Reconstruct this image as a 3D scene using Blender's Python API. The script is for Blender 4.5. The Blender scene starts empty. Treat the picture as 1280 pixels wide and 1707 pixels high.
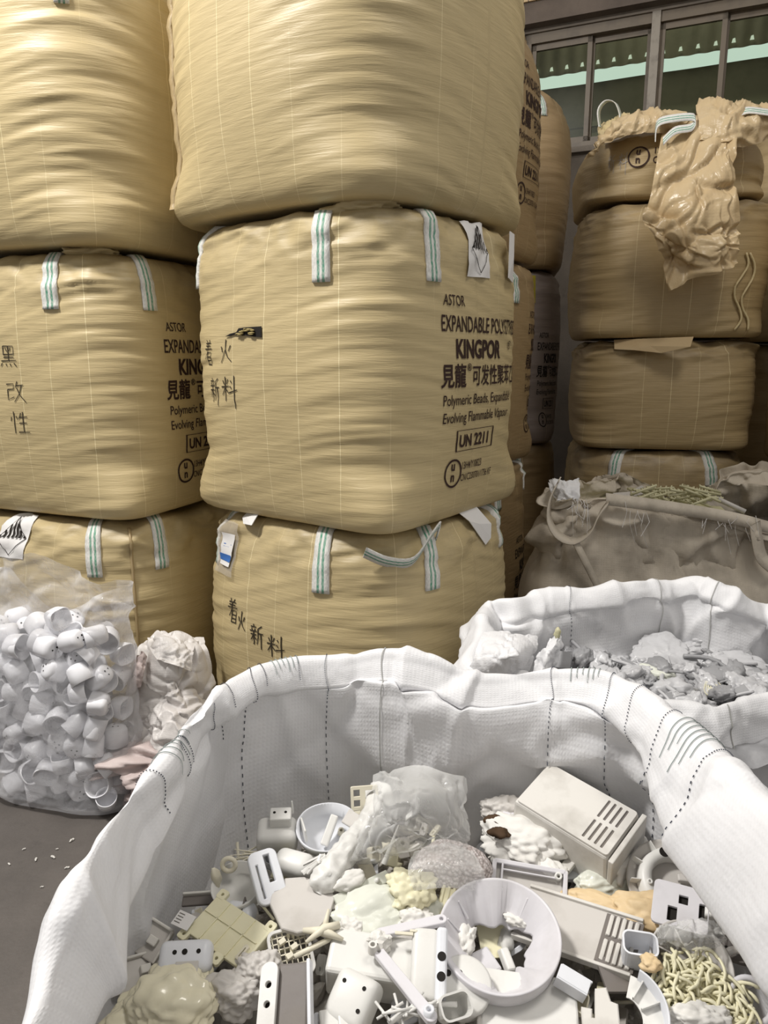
import bpy, bmesh, math, random
import numpy as np
from mathutils import Vector, Matrix, Euler

# ------------------------------------------------------------------ camera, world, lights
SC = bpy.context.scene
COL = SC.collection
R = math.radians
CAM_H, PITCH, FPX = 1.53, R(11.8), 1240.0
cd = bpy.data.cameras.new('camera'); cam = bpy.data.objects.new('camera', cd); COL.objects.link(cam)
cam.location = (0, 0, CAM_H); cam.rotation_euler = (R(90) - PITCH, 0, 0)
cd.sensor_fit = 'VERTICAL'; cd.sensor_height = 24.0; cd.lens = FPX / 1707.0 * 24.0
cd.clip_start = 0.05; cd.clip_end = 100
SC.camera = cam
SC.view_settings.view_transform = 'Standard'; SC.view_settings.look = 'None'
SC.view_settings.gamma = 1.0; SC.view_settings.use_curve_mapping = False
SC.view_settings.exposure = 0.0
SC.cycles.transparent_max_bounces = 16
SC.cycles.max_bounces = 8
W = bpy.data.worlds.new('world'); SC.world = W; W.use_nodes = True
W.node_tree.nodes['Background'].inputs[0].default_value = (1.0, 0.97, 0.93, 1)
W.node_tree.nodes['Background'].inputs[1].default_value = 0.40

def area(name, loc, target, size, power, color=(1, 1, 1)):
    d = bpy.data.lights.new(name, 'AREA'); d.shape = 'DISK'; d.size = size; d.energy = power; d.color = color
    o = bpy.data.objects.new(name, d); COL.objects.link(o); o.location = loc
    o.rotation_euler = (Vector(target) - Vector(loc)).to_track_quat('-Z', 'Y').to_euler()
    return o
area('high_bay_lamp', (-2.5, 1.3, 5.0), (0.1, 1.8, 0.6), 0.7, 245, (1, .97, .93))
area('high_bay_lamp', (1.6, 0.6, 6.2), (0.9, 2.6, 0.8), 1.4, 90, (1, .95, .88))

def at(px, py, z):
    """point of the place seen at pixel px, py that lies at height z"""
    xc, yc = (px - 640) / FPX, (853.5 - py) / FPX
    c, s = math.cos(PITCH), math.sin(PITCH)
    d = Vector((xc, c + s * yc, -s + c * yc))
    return Vector((0, 0, CAM_H)) + d * ((z - CAM_H) / d.z)
def aty(px, py, y):
    xc, yc = (px - 640) / FPX, (853.5 - py) / FPX
    c, s = math.cos(PITCH), math.sin(PITCH)
    d = Vector((xc, c + s * yc, -s + c * yc))
    return Vector((0, 0, CAM_H)) + d * (y / d.y)

# ------------------------------------------------------------------ noise
def _hash(i, j, k, s):
    h = (i * 374761393 + j * 668265263 + k * 2147483647 + s * 1274126177) & 0xffffffff
    h = ((h ^ (h >> 13)) * 1274126177) & 0xffffffff
    h = ((h ^ (h >> 15)) * 2246822519) & 0xffffffff
    return (h ^ (h >> 16)) / 4294967296.0
def vnoise(P, seed=0):
    P = np.asarray(P, float); I = np.floor(P).astype(np.int64); F = P - I
    U = F * F * F * (F * (F * 6 - 15) + 10)
    out = 0
    for a in (0, 1):
        for b in (0, 1):
            for c in (0, 1):
                w = (U[..., 0] if a else 1 - U[..., 0]) * (U[..., 1] if b else 1 - U[..., 1]) * (U[..., 2] if c else 1 - U[..., 2])
                out = out + w * _hash(I[..., 0] + a, I[..., 1] + b, I[..., 2] + c, seed)
    return out * 2 - 1
def fbm(P, seed=0, o=3):
    v, a = 0, 1.0; P = np.asarray(P, float)
    for k in range(o):
        v = v + a * vnoise(P * (2 ** k) + 17.3 * k, seed + k); a *= .5
    return v
def worley(P, seed=0):
    P = np.asarray(P, float); I = np.floor(P).astype(np.int64); best = np.full(P.shape[:-1], 9.0)
    for a in (-1, 0, 1):
        for b in (-1, 0, 1):
            for c in (-1, 0, 1):
                J = I + np.array([a, b, c])
                q = np.stack([_hash(J[..., 0], J[..., 1], J[..., 2], seed + t) for t in (1, 2, 3)], -1) + J
                best = np.minimum(best, ((P - q) ** 2).sum(-1))
    return np.sqrt(best)
def crumple(P, seed=0, f=6.0, n=4, warp=.5):
    """creased cloth: smooth hollows between sharp ridges, about -1..1"""
    rng = np.random.RandomState(seed); P = np.asarray(P, float)
    Q = P * f + np.stack([vnoise(P * f * .6 + 9.1 * t, seed + 31 + t) for t in range(3)], -1) * warp
    A_ = np.linalg.qr(rng.normal(size=(3, 3)))[0] @ np.diag([.55, .8, 1.0]); Q1 = Q @ A_
    w1 = np.clip(worley(Q1 * .8, seed), 0, 1) ** 1.5; w2 = np.clip(worley(Q @ A_.T * 1.9 + 4.4, seed + 5), 0, 1) ** 1.5
    v = (w1 - .33) * 1.7 + (w2 - .33) * .55
    for k in range(3):
        d = rng.normal(size=3); d /= np.linalg.norm(d); t = Q @ d * (.35 + .5 * rng.rand()) + rng.rand() * 10; t = t - np.floor(t)
        v = v + .28 * (np.abs(t - .5) * 4 - 1)
    return v

def folds(G, N, seed, count, lo, hi, amp, w, pick=None):
    """long creases: each a segment on the sheet with one steep and one slow side"""
    rng = np.random.RandomState(seed); F = G.reshape(-1, 3); NN = N.reshape(-1, 3); cand = np.arange(len(F)) if pick is None else np.nonzero(pick.reshape(-1))[0]; d = np.zeros(len(F))
    for _ in range(count):
        i = rng.choice(cand); a = F[i]; n = NN[i]; t = rng.normal(size=3); t -= n * (t @ n); t /= np.linalg.norm(t); L = rng.uniform(lo, hi); s = np.cross(n, t)
        Q = F - a; x = Q @ t; y = Q @ s + .10 * L * np.sin(x / L * 5 + rng.rand() * 6); h = Q @ n; ww = w * rng.uniform(.6, 1.5); e = np.clip(1 - (x / L) ** 2, 0, 1)
        r = np.where(y > 0, np.exp(-(y / ww)), np.exp(-(y / (ww * .28)) ** 2)); d += rng.choice([1, 1, -.7]) * amp * rng.uniform(.4, 1.2) * r * e * np.exp(-(h / .10) ** 2)
    return d.reshape(G.shape[:-1])
# ------------------------------------------------------------------ materials
def lin(c):
    return tuple(((x / 255) / 12.92 if x / 255 <= .04045 else ((x / 255 + .055) / 1.055) ** 2.4) for x in c)
class NT:
    def __init__(s, name):
        s.m = bpy.data.materials.new(name); s.m.use_nodes = True; s.t = s.m.node_tree; s.b = s.t.nodes['Principled BSDF']
        s.out = s.t.nodes['Material Output']
    def n(s, typ, **kw):
        nd = s.t.nodes.new(typ)
        for k, v in kw.items(): setattr(nd, k, v)
        return nd
    def l(s, a, b): s.t.links.new(a, b)
    def val(s, nd, **kw):
        for k, v in kw.items(): nd.inputs[k.replace('_', ' ')].default_value = v
        return nd
    def math(s, op, a, b=None, c=None):
        nd = s.n('ShaderNodeMath', operation=op)
        for i, x in enumerate((a, b, c)):
            if x is None: continue
            if isinstance(x, (int, float)): nd.inputs[i].default_value = x
            else: s.l(x, nd.inputs[i])
        return nd.outputs[0]
    def coord(s, kind='Object', scale=(1, 1, 1)):
        tc = s.n('ShaderNodeTexCoord'); mp = s.n('ShaderNodeMapping'); mp.inputs['Scale'].default_value = scale
        s.l(tc.outputs[kind], mp.inputs[0]); return mp.outputs[0]
    def noise(s, vec, scale=5, detail=3, rough=.5, dist=0):
        nd = s.n('ShaderNodeTexNoise'); s.val(nd, Scale=scale, Detail=detail, Roughness=rough, Distortion=dist); s.l(vec, nd.inputs['Vector']); return nd.outputs[0]
    def ramp(s, x, lo, hi):
        nd = s.n('ShaderNodeMapRange'); s.val(nd, From_Min=lo, From_Max=hi); s.l(x, nd.inputs[0]); return nd.outputs[0]
    def mix(s, f, a, b):
        nd = s.n('ShaderNodeMix', data_type='RGBA'); 
        for i, x in ((0, f), (6, a), (7, b)):
            if isinstance(x, (int, float)): nd.inputs[i].default_value = x
            elif isinstance(x, tuple): nd.inputs[i].default_value = (*x[:3], 1)
            else: s.l(x, nd.inputs[i])
        return nd.outputs[2]
    def bump(s, h, strength=.3, dist=.002, prev=None):
        nd = s.n('ShaderNodeBump'); s.val(nd, Strength=strength, Distance=dist); s.l(h, nd.inputs['Height'])
        if prev is not None: s.l(prev, nd.inputs['Normal'])
        return nd.outputs[0]

def plastic(name, rgb, rough=.4, dirt=.25, dirtc=(120, 112, 98), bump=.15, spec=.4, bscale=60, sss=0):
    t = NT(name); v = t.coord('Object'); n1 = t.noise(v, 9, 5, .6); n2 = t.noise(v, bscale, 3)
    c = t.mix(t.math('MULTIPLY', t.ramp(n1, .48, .78), dirt), lin(rgb), lin(dirtc))
    t.l(c, t.b.inputs['Base Color']); t.b.inputs['Roughness'].default_value = rough
    t.b.inputs['Specular IOR Level'].default_value = spec
    t.l(t.bump(n2, bump, .002), t.b.inputs['Normal'])
    return t.m

def woven_tan(name, base=(186, 168, 126), dirty=(118, 105, 84), dirt=.5, rough=.48):
    t = NT(name); uv = t.n('ShaderNodeUVMap').outputs[0]
    def mp(sx, sy, loc=(0, 0, 0)):
        m = t.n('ShaderNodeMapping'); m.inputs['Scale'].default_value = (sx, sy, 1); m.inputs['Location'].default_value = loc; t.l(uv, m.inputs[0]); return m.outputs[0]
    sep = t.n('ShaderNodeSeparateXYZ'); t.l(uv, sep.inputs[0]); U, V = sep.outputs[0], sep.outputs[1]
    # threads woven light at regular places
    fr = t.math('FRACT', t.math('MULTIPLY', U, 1 / .145))
    line = t.math('LESS_THAN', fr, .016)
    keep = t.ramp(t.noise(mp(6.9, .6), 1, 1), .42, .6)
    line = t.math('MULTIPLY', line, t.math('MULTIPLY', keep, .75))
    big = t.noise(mp(1.6, 1.6), 1.6, 5, .6)
    col = t.mix(t.math('MULTIPLY', t.ramp(big, .45, .75), .35 * dirt + .1), lin(base), lin(tuple(int(x * .86) for x in base)))
    # fine thread colour variation across the cloth
    fine = t.noise(mp(14, 260), 1, 2)
    col = t.mix(t.math('MULTIPLY', t.ramp(fine, .35, .75), .16), col, lin(tuple(min(255, int(x * 1.14)) for x in base)))
    # grime rubbed on the top shoulder and in spots
    topm = t.ramp(V, .78, 1.02)
    g = t.math('MULTIPLY', t.math('MULTIPLY', topm, t.ramp(t.noise(mp(5, 9), 1, 5, .65), .38, .66)), dirt)
    col = t.mix(g, col, lin(dirty))
    sp = t.math('MULTIPLY', t.ramp(t.noise(mp(7, 18, (3, 1, 0)), 1, 4, .7), .70, .78), dirt * .8)
    col = t.mix(sp, col, lin(dirty))
    col = t.mix(line, col, lin((236, 222, 178)))
    t.l(col, t.b.inputs['Base Color'])
    t.b.inputs['Roughness'].default_value = rough; t.b.inputs['Specular IOR Level'].default_value = .5
    w1 = t.noise(mp(5, 62), 1, 4, .6, .4); w2 = t.noise(mp(40, 420), 1, 2)
    b = t.bump(w1, .30, .008); b = t.bump(w2, .22, .0012, b)
    t.l(b, t.b.inputs['Normal'])
    return t.m

def woven_white(name, base=(236, 236, 238), rough=.5, dirt=.15, dirtc=(150, 143, 135), trans=.12, wsc=260):
    t = NT(name); v = t.coord('Object'); uv = t.n('ShaderNodeUVMap').outputs[0]
    big = t.noise(v, 5, 5, .6)
    col = t.mix(t.math('MULTIPLY', t.ramp(big, .45, .75), dirt), lin(base), lin(dirtc))
    t.l(col, t.b.inputs['Base Color']); t.b.inputs['Roughness'].default_value = rough; t.b.inputs['Specular IOR Level'].default_value = .35
    def wave(d):
        w = t.n('ShaderNodeTexWave', wave_type='BANDS', bands_direction=d); t.val(w, Scale=wsc / 6.28, Distortion=.6, Detail=1); t.l(uv, w.inputs[0]); return w.outputs[1]
    h = t.math('MULTIPLY', wave('X'), wave('Y'))
    b = t.bump(t.noise(v, 26, 4, .6), .35, .006); b = t.bump(h, .25, .0012, b)
    t.l(b, t.b.inputs['Normal'])
    if trans:
        tr = t.n('ShaderNodeBsdfTranslucent'); t.l(col, tr.inputs[0]); ms = t.n('ShaderNodeMixShader'); ms.inputs[0].default_value = trans
        t.l(t.b.outputs[0], ms.inputs[1]); t.l(tr.outputs[0], ms.inputs[2]); t.l(ms.outputs[0], t.out.inputs[0])
    return t.m

def film(name, tint=(235, 236, 238), lo=.10, hi=.5, rough=.12):
    t = NT(name); v = t.coord('Object')
    t.b.inputs['Base Color'].default_value = (*lin(tint), 1); t.b.inputs['Roughness'].default_value = rough; t.b.inputs['Specular IOR Level'].default_value = .6
    b = t.bump(t.noise(v, 16, 3, .55, .6), .5, .01); t.l(b, t.b.inputs['Normal'])
    lw = t.n('ShaderNodeLayerWeight'); lw.inputs[0].default_value = .35; t.l(b, lw.inputs['Normal'])
    tr = t.n('ShaderNodeBsdfTransparent'); tr.inputs[0].default_value = (.97, .97, .97, 1)
    ms = t.n('ShaderNodeMixShader'); nd = t.n('ShaderNodeMapRange'); t.val(nd, To_Min=lo, To_Max=hi); t.l(lw.outputs['Facing'], nd.inputs[0])
    t.l(nd.outputs[0], ms.inputs[0]); t.l(tr.outputs[0], ms.inputs[1]); t.l(t.b.outputs[0], ms.inputs[2]); t.l(ms.outputs[0], t.out.inputs[0])
    return t.m

def emit(name, rgb, s):
    t = NT(name); t.b.inputs['Base Color'].default_value = (0, 0, 0, 1); t.b.inputs['Emission Color'].default_value = (*lin(rgb), 1); t.b.inputs['Emission Strength'].default_value = s; return t.m

def strap_mat():
    t = NT('strap_webbing'); uv = t.n('ShaderNodeUVMap').outputs[0]; sep = t.n('ShaderNodeSeparateXYZ'); t.l(uv, sep.inputs[0]); U, V = sep.outputs[0], sep.outputs[1]
    s = 0
    for k in (.36, .64):
        m = t.math('LESS_THAN', t.math('ABSOLUTE', t.math('SUBTRACT', U, k)), .07); s = m if s == 0 else t.math('ADD', s, m)
    ch = t.noise(t.coord('UV', (9, 30, 1)), 3, 2)
    base = t.mix(t.math('MULTIPLY', t.ramp(ch, .4, .7), .5), lin((226, 225, 220)), lin((165, 160, 150)))
    col = t.mix(t.math('MULTIPLY', s, t.ramp(ch, .9, .35)), base, lin((48, 135, 105)))
    t.l(col, t.b.inputs['Base Color']); t.b.inputs['Roughness'].default_value = .7
    t.l(t.bump(ch, .6, .003), t.b.inputs['Normal'])
    return t.m
def flat(name, rgb, rough=.7, spec=.2):
    t = NT(name); t.b.inputs['Base Color'].default_value = (*lin(rgb), 1); t.b.inputs['Roughness'].default_value = rough; t.b.inputs['Specular IOR Level'].default_value = spec; return t.m
def glass_mat():
    t = NT('window_glass'); t.b.inputs['Base Color'].default_value = (.05, .06, .05, 1); t.b.inputs['Roughness'].default_value = .22; t.b.inputs['Specular IOR Level'].default_value = .25
    tr = t.n('ShaderNodeBsdfTransparent'); tr.inputs[0].default_value = (.9, .94, .88, 1); ms = t.n('ShaderNodeMixShader'); ms.inputs[0].default_value = .06
    t.l(tr.outputs[0], ms.inputs[1]); t.l(t.b.outputs[0], ms.inputs[2]); t.l(ms.outputs[0], t.out.inputs[0]); return t.m
def concrete(name, a, b, sc=3, rough=.75, bump=.3):
    t = NT(name); v = t.coord('Object'); n = t.noise(v, sc, 8, .65); n2 = t.noise(v, 90, 3); n3 = t.noise(v, sc * 5, 5, .7)
    c = t.mix(t.ramp(n, .35, .68), lin(a), lin(b)); c = t.mix(t.math('MULTIPLY', t.ramp(n3, .58, .72), .35), c, lin(tuple(int(x * .7) for x in a)))
    t.l(c, t.b.inputs['Base Color']); t.b.inputs['Roughness'].default_value = rough; t.l(t.bump(n2, bump, .003), t.b.inputs['Normal']); return t.m
def tile_mat():
    t = NT('tan_tiles'); v = t.coord('Object'); br = t.n('ShaderNodeTexBrick', offset=0.0)
    t.val(br, Scale=1, Mortar_Size=.004, Brick_Width=.06, Row_Height=.24); br.inputs['Color1'].default_value = (*lin((205, 176, 130)), 1); br.inputs['Color2'].default_value = (*lin((190, 160, 115)), 1); br.inputs['Mortar'].default_value = (*lin((95, 80, 60)), 1)
    sx = t.n('ShaderNodeSeparateXYZ'); cx = t.n('ShaderNodeCombineXYZ'); t.l(v, sx.inputs[0]); t.l(sx.outputs[0], cx.inputs[0]); t.l(sx.outputs[2], cx.inputs[1]); t.l(cx.outputs[0], br.inputs[0])
    t.l(br.outputs[0], t.b.inputs['Base Color']); t.b.inputs['Roughness'].default_value = .4; return t.m

M = dict(
    tan=woven_tan('tan_woven_cloth'), tan_dirty=woven_tan('tan_woven_cloth_grimy', (168, 147, 108), (100, 88, 72), .85),
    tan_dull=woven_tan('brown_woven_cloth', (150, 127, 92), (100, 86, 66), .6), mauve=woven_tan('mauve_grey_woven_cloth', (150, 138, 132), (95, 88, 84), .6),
    white=woven_white('white_woven_cloth'), grey=woven_white('grey_dirty_woven_cloth', (204, 194, 178), .7, .7, (112, 102, 90), .05, 200),
    sack=woven_white('silvery_white_sack_cloth', (222, 218, 215), .35, .25, (165, 152, 148), .1, 320), pink=woven_white('pinkish_sack_cloth', (205, 190, 186), .45, .3, (150, 135, 132), .08, 320),
    liner=woven_white('tan_liner_film', (204, 182, 144), .27, .3, (165, 132, 88), .15, 150),
    strap=strap_mat(), ink=flat('black_ink', (38, 34, 30)), ink2=flat('brown_black_ink', (56, 40, 36)), pen=flat('marker_ink', (52, 46, 36)),
    label=flat('white_label', (222, 220, 218), .6), blue=flat('blue_print', (62, 108, 176)), pouch=film('label_pouch_film', (200, 192, 180), .3, .6, .3),
    stitch=flat('dark_stitching', (70, 74, 84)), seam=flat('grey_seam', (168, 168, 164)), stitch2=flat('grey_green_thread', (150, 160, 158)),
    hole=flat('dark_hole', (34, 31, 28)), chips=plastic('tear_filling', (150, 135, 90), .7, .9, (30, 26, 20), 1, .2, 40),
    clear=film('clear_bag_film', (244, 244, 248), .17, .72, .14), cling=film('clear_scrap_film', (232, 232, 230), .26, .72, .14),
    pw=plastic('white_plastic', (219, 218, 214)), pd=plastic('dusty_white_plastic', (212, 209, 203), .5, .5), pc=plastic('cream_plastic', (222, 216, 196), .45, .35),
    py=plastic('pale_yellow_plastic', (226, 221, 190), .5, .35, (196, 184, 140)), pg=plastic('grey_white_plastic', (196, 192, 187), .5, .4), pb=plastic('bluish_white_plastic', (219, 221, 226), .35, .12),
    pk=plastic('dark_grey_plastic', (112, 106, 102), .5, .5), pgreen=plastic('greenish_white_plastic', (214, 216, 205), .3, .3, (165, 168, 150), .4), tanfoam=plastic('tan_foam', (214, 190, 150), .55, .5, (150, 110, 60), .5),
    foam=plastic('white_foam', (220, 218, 213), .6, .3, (170, 160, 145), .8, .3, 45), burnt=plastic('scorched_foam', (70, 50, 30), .8, .6, (30, 22, 15), .6), wax=plastic('cream_wax', (228, 222, 196), .22, .35, (205, 190, 150), .6, .6, 30),
    mauveplate=plastic('lilac_white_plastic', (214, 212, 216), .4, .3), silver=plastic('silver_grey_melt', (188, 188, 190), .36, .5, (90, 88, 88), .6, .6, 50), silverd=plastic('dark_grey_melt', (146, 146, 148), .42, .5, (70, 68, 68), .5, .5), yel=plastic('yellow_green_melt', (196, 192, 158), .5, .4, (160, 160, 100), .5),
    cap=plastic('white_cap_plastic', (234, 234, 238), .35, .06, (190, 188, 190), .05), steel=plastic('thin_wire', (170, 165, 160), .4), beads=None)
def bead_mat():
    t = NT('foam_beads'); v = t.coord('Object'); vo = t.n('ShaderNodeTexVoronoi'); vo.inputs['Scale'].default_value = 170; t.l(v, vo.inputs[0])
    t.l(t.mix(t.ramp(vo.outputs[0], .2, .75), lin((228, 220, 218)), lin((178, 166, 162))), t.b.inputs['Base Color']); t.b.inputs['Roughness'].default_value = .6
    t.l(t.bump(t.math('SUBTRACT', 1.0, vo.outputs[0]), .8, .006), t.b.inputs['Normal']); return t.m
M['beads'] = bead_mat()

# ------------------------------------------------------------------ mesh helpers
def link(o, parent=None):
    COL.objects.link(o)
    if parent is not None: o.parent = parent
    return o
def mk(name, verts, faces, mats, parent=None, smooth=True, uv=None, fm=None, loc=None, rot=None):
    me = bpy.data.meshes.new(name); me.from_pydata([tuple(map(float, v)) for v in verts], [], [tuple(int(i) for i in f) for f in faces])
    for m in (mats if isinstance(mats, (list, tuple)) else [mats]): me.materials.append(m)
    if uv is not None:
        ul = me.uv_layers.new(name='UVMap'); idx = np.zeros(len(me.loops), np.int32); me.loops.foreach_get('vertex_index', idx)
        ul.data.foreach_set('uv', np.asarray(uv, np.float32)[idx].ravel())
    if fm is not None: me.polygons.foreach_set('material_index', np.asarray(fm, np.int32))
    me.polygons.foreach_set('use_smooth', np.full(len(me.polygons), smooth)); me.update()
    o = link(bpy.data.objects.new(name, me), parent)
    if loc is not None: o.location = loc
    if rot is not None: o.rotation_euler = rot
    return o
def tag(o, label, cat, group=None, kind=None):
    o['label'] = label; o['category'] = cat
    if group: o['group'] = group
    if kind: o['kind'] = kind
    return o
def thing(name, label, cat, loc=(0, 0, 0), rot=(0, 0, 0), group=None):
    o = link(bpy.data.objects.new(name, None)); o.empty_display_size = .05; o.location = loc; o.rotation_euler = rot
    return tag(o, label, cat, group)
def grid_faces(nr, nc, closed):
    f = []
    for i in range(nr - 1):
        for j in range(nc if closed else nc - 1):
            k = (j + 1) % nc; f.append((i * nc + j, i * nc + k, (i + 1) * nc + k, (i + 1) * nc + j))
    return f
def grid_normals(G, closed):
    if closed: du = np.roll(G, -1, 1) - np.roll(G, 1, 1)
    else: du = np.gradient(G, axis=1)
    dv = np.gradient(G, axis=0); n = np.cross(du, dv); return n / (np.linalg.norm(n, axis=-1, keepdims=True) + 1e-9)
class MB:
    def __init__(s): s.v = []; s.f = []; s.fm = []
    def add(s, vf, mat=0, T=None):
        v, f = vf; b = len(s.v)
        for p in v:
            p = Vector(p); s.v.append(tuple(T @ p) if T is not None else tuple(p))
        for q in f: s.f.append(tuple(b + i for i in q)); s.fm.append(mat)
        return s
    def make(s, name, mats, parent=None, smooth=False, loc=None, rot=None):
        o = mk(name, s.v, s.f, mats, parent, smooth, None, s.fm if isinstance(mats, (list, tuple)) else None, loc, rot); return o
def TM(loc=(0, 0, 0), rot=(0, 0, 0), sc=(1, 1, 1)):
    return Matrix.LocRotScale(Vector(loc), Euler(rot), Vector(sc))
def bm_out(bm):
    bm.verts.index_update(); r = ([v.co.copy() for v in bm.verts], [[v.index for v in f.verts] for f in bm.faces]); bm.free(); return r
def rbox(sx, sy, sz, r=.004, seg=2, taper=1.0, vert_only=None):
    bm = bmesh.new(); bmesh.ops.create_cube(bm, size=1)
    for v in bm.verts:
        k = taper if v.co.z > 0 else 1
        v.co = Vector((v.co.x * sx * k, v.co.y * sy * k, v.co.z * sz))
    if vert_only:
        ed = [e for e in bm.edges if abs(e.verts[0].co.z - e.verts[1].co.z) > sz * .5]; bmesh.ops.bevel(bm, geom=ed, offset=vert_only, segments=4, affect='EDGES', profile=.5)
    if r: bmesh.ops.bevel(bm, geom=[e for e in bm.edges if len(e.link_faces) == 2 and e.calc_face_angle(0) > .6], offset=r, segments=seg, affect='EDGES', profile=.5)
    return bm_out(bm)
def lathe(prof, n=32, wob=None, a0=0, a1=2 * math.pi):
    full = abs(a1 - a0 - 2 * math.pi) < 1e-6; cnt = n if full else n + 1; v = []; f = []
    for i, (r, z) in enumerate(prof):
        for j in range(cnt):
            a = a0 + (a1 - a0) * j / n; rr, zz = (r, z) if wob is None else wob(i, a, r, z)
            v.append((rr * math.cos(a), rr * math.sin(a), zz))
    for i in range(len(prof) - 1):
        for j in range(n if full else cnt - 1):
            k = (j + 1) % cnt; f.append((i * cnt + j, i * cnt + k, (i + 1) * cnt + k, (i + 1) * cnt + j))
    return v, f
def tube(path, r, n=6, close=True):
    P = [Vector(p) for p in path]; v = []; f = []; up = Vector((0.31, .2, .93))
    for i, p in enumerate(P):
        t = (P[min(i + 1, len(P) - 1)] - P[max(i - 1, 0)]).normalized(); a = t.cross(up); a = a.normalized() if a.length > 1e-3 else Vector((1, 0, 0)); b = t.cross(a)
        rr = r[i] if isinstance(r, (list, tuple)) else r
        for j in range(n):
            g = 2 * math.pi * j / n; v.append(p + (a * math.cos(g) + b * math.sin(g)) * rr)
    for i in range(len(P) - 1):
        for j in range(n): k = (j + 1) % n; f.append((i * n + j, i * n + k, (i + 1) * n + k, (i + 1) * n + j))
    if close: f.append(tuple(range(n))[::-1]); f.append(tuple(range((len(P) - 1) * n, len(P) * n)))
    return v, f
def plate(outline, holes=(), th=.004, bev=.0006):
    cu = bpy.data.curves.new('tmp', 'CURVE'); cu.dimensions = '2D'; cu.fill_mode = 'BOTH'; cu.extrude = th / 2; cu.bevel_depth = bev; cu.bevel_resolution = 0
    for pts in [outline, *holes]:
        sp = cu.splines.new('POLY'); sp.points.add(len(pts) - 1); sp.use_cyclic_u = True
        for q, (x, y) in zip(sp.points, pts): q.co = (x, y, 0, 1)
    return _conv(cu)
def _conv(cu):
    o = bpy.data.objects.new('tmp', cu); me = bpy.data.meshes.new_from_object(o)
    r = ([v.co.copy() for v in me.vertices], [list(p.vertices) for p in me.polygons])
    bpy.data.objects.remove(o); bpy.data.meshes.remove(me); bpy.data.curves.remove(cu); return r
def circ(cx, cy, r, n=16, ry=None): return [(cx + r * math.cos(2 * math.pi * i / n), cy + (ry or r) * math.sin(2 * math.pi * i / n)) for i in range(n)]
def rrect(cx, cy, w, h, r=.004, n=4):
    o = []
    for qx, qy, a in ((1, 1, 0), (-1, 1, 90), (-1, -1, 180), (1, -1, 270)):
        for i in range(n + 1):
            g = R(a + 90 * i / n); o.append((cx + qx * (w / 2 - r) + r * math.cos(g), cy + qy * (h / 2 - r) + r * math.sin(g)))
    return o
def ico(sub):
    bm = bmesh.new(); bmesh.ops.create_icosphere(bm, subdivisions=sub, radius=1); return bm_out(bm)
ICO = {s: ico(s) for s in (2, 3, 4, 5)}
def lump(seed, size, sub=4, blob=.25, cell=0, cellf=4.0, cr=0, crf=2.5, flatb=False):
    v, f = ICO[sub]; P = np.array([tuple(p) for p in v]); d = 1 + blob * fbm(P * 1.2 + seed * 3.7, seed, 3)
    if cell: d = d + cell * (0.55 - np.minimum(worley(P * cellf + seed, seed), 1.0))
    if cr: d = d + cr * crumple(P + seed, seed, crf, 10)
    P = P * d[:, None] * np.array(size)
    if flatb: P[:, 2] = np.where(P[:, 2] < 0, P[:, 2] * .45, P[:, 2])
    return [tuple(p) for p in P], f
def ribbon(path, wdir, w, th=.0025):
    """strip along a path; wdir: one vector or one per point; returns verts, faces, uvs"""
    v = []; uv = []; L = 0; P = [Vector(p) for p in path]; n = len(P)
    for i, p in enumerate(P):
        d = Vector(wdir[i] if isinstance(wdir, list) else wdir).normalized(); t = (P[min(i + 1, n - 1)] - P[max(i - 1, 0)]).normalized(); nn = d.cross(t).normalized() * th / 2
        if i: L += (p - P[i - 1]).length
        for s, q in ((-.5, 1), (.5, 1), (.5, -1), (-.5, -1)): v.append(p + d * w * s + nn * q); uv.append((s + .5, L))
    f = []
    for i in range(n - 1):
        for j in range(4): k = (j + 1) % 4; f.append((i * 4 + j, i * 4 + k, i * 4 + 4 + k, i * 4 + 4 + j))
    f += [(0, 1, 2, 3), tuple(4 * n - 4 + i for i in (3, 2, 1, 0))]
    return v, f, uv
def spline(pts, n, closed=False):
    P = np.array([tuple(p) for p in pts], float); m = len(P); out = []
    for t in np.linspace(0, m if closed else m - 1, n, endpoint=not closed):
        i = int(math.floor(t)); u = t - i
        if not closed and i >= m - 1: i, u = m - 2, 1.0
        g = (lambda k: P[k % m]) if closed else (lambda k: P[min(max(k, 0), m - 1)])
        a, b, c, d = g(i - 1), g(i), g(i + 1), g(i + 2)
        out.append(.5 * (2 * b + (c - a) * u + (2 * a - 5 * b + 4 * c - d) * u * u + (3 * b - a - 3 * c + d) * u ** 3))
    return np.array(out)

# ------------------------------------------------------------------ lettering
def text2d(lines, cut=.012):
    """lines: body, x, y, size, x-scale, weight"""
    bm = bmesh.new()
    for body, x, y, size, sx, wt in lines:
        cu = bpy.data.curves.new('tmp', 'FONT'); cu.body = body; cu.size = size; cu.offset = wt; cu.resolution_u = 3; cu.fill_mode = 'FRONT'
        v, f = _conv(cu); b = [bm.verts.new((p.x * sx + x, p.y + y, 0)) for p in v]
        for q in f:
            try: bm.faces.new([b[i] for i in q])
            except ValueError: pass
    return bm
def strips2d(bm, loops, w):
    for pts in loops:
        n = len(pts); P = [Vector((*p, 0)) for p in pts]; c = sum(P, Vector()) / n
        inn = []
        for i in range(n):
            d = (P[i] - c).normalized() * w * 1.2; inn.append(bm.verts.new(P[i] - d))
        out = [bm.verts.new(p) for p in P]
        for i in range(n): k = (i + 1) % n; bm.faces.new((out[i], out[k], inn[k], inn[i]))
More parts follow.
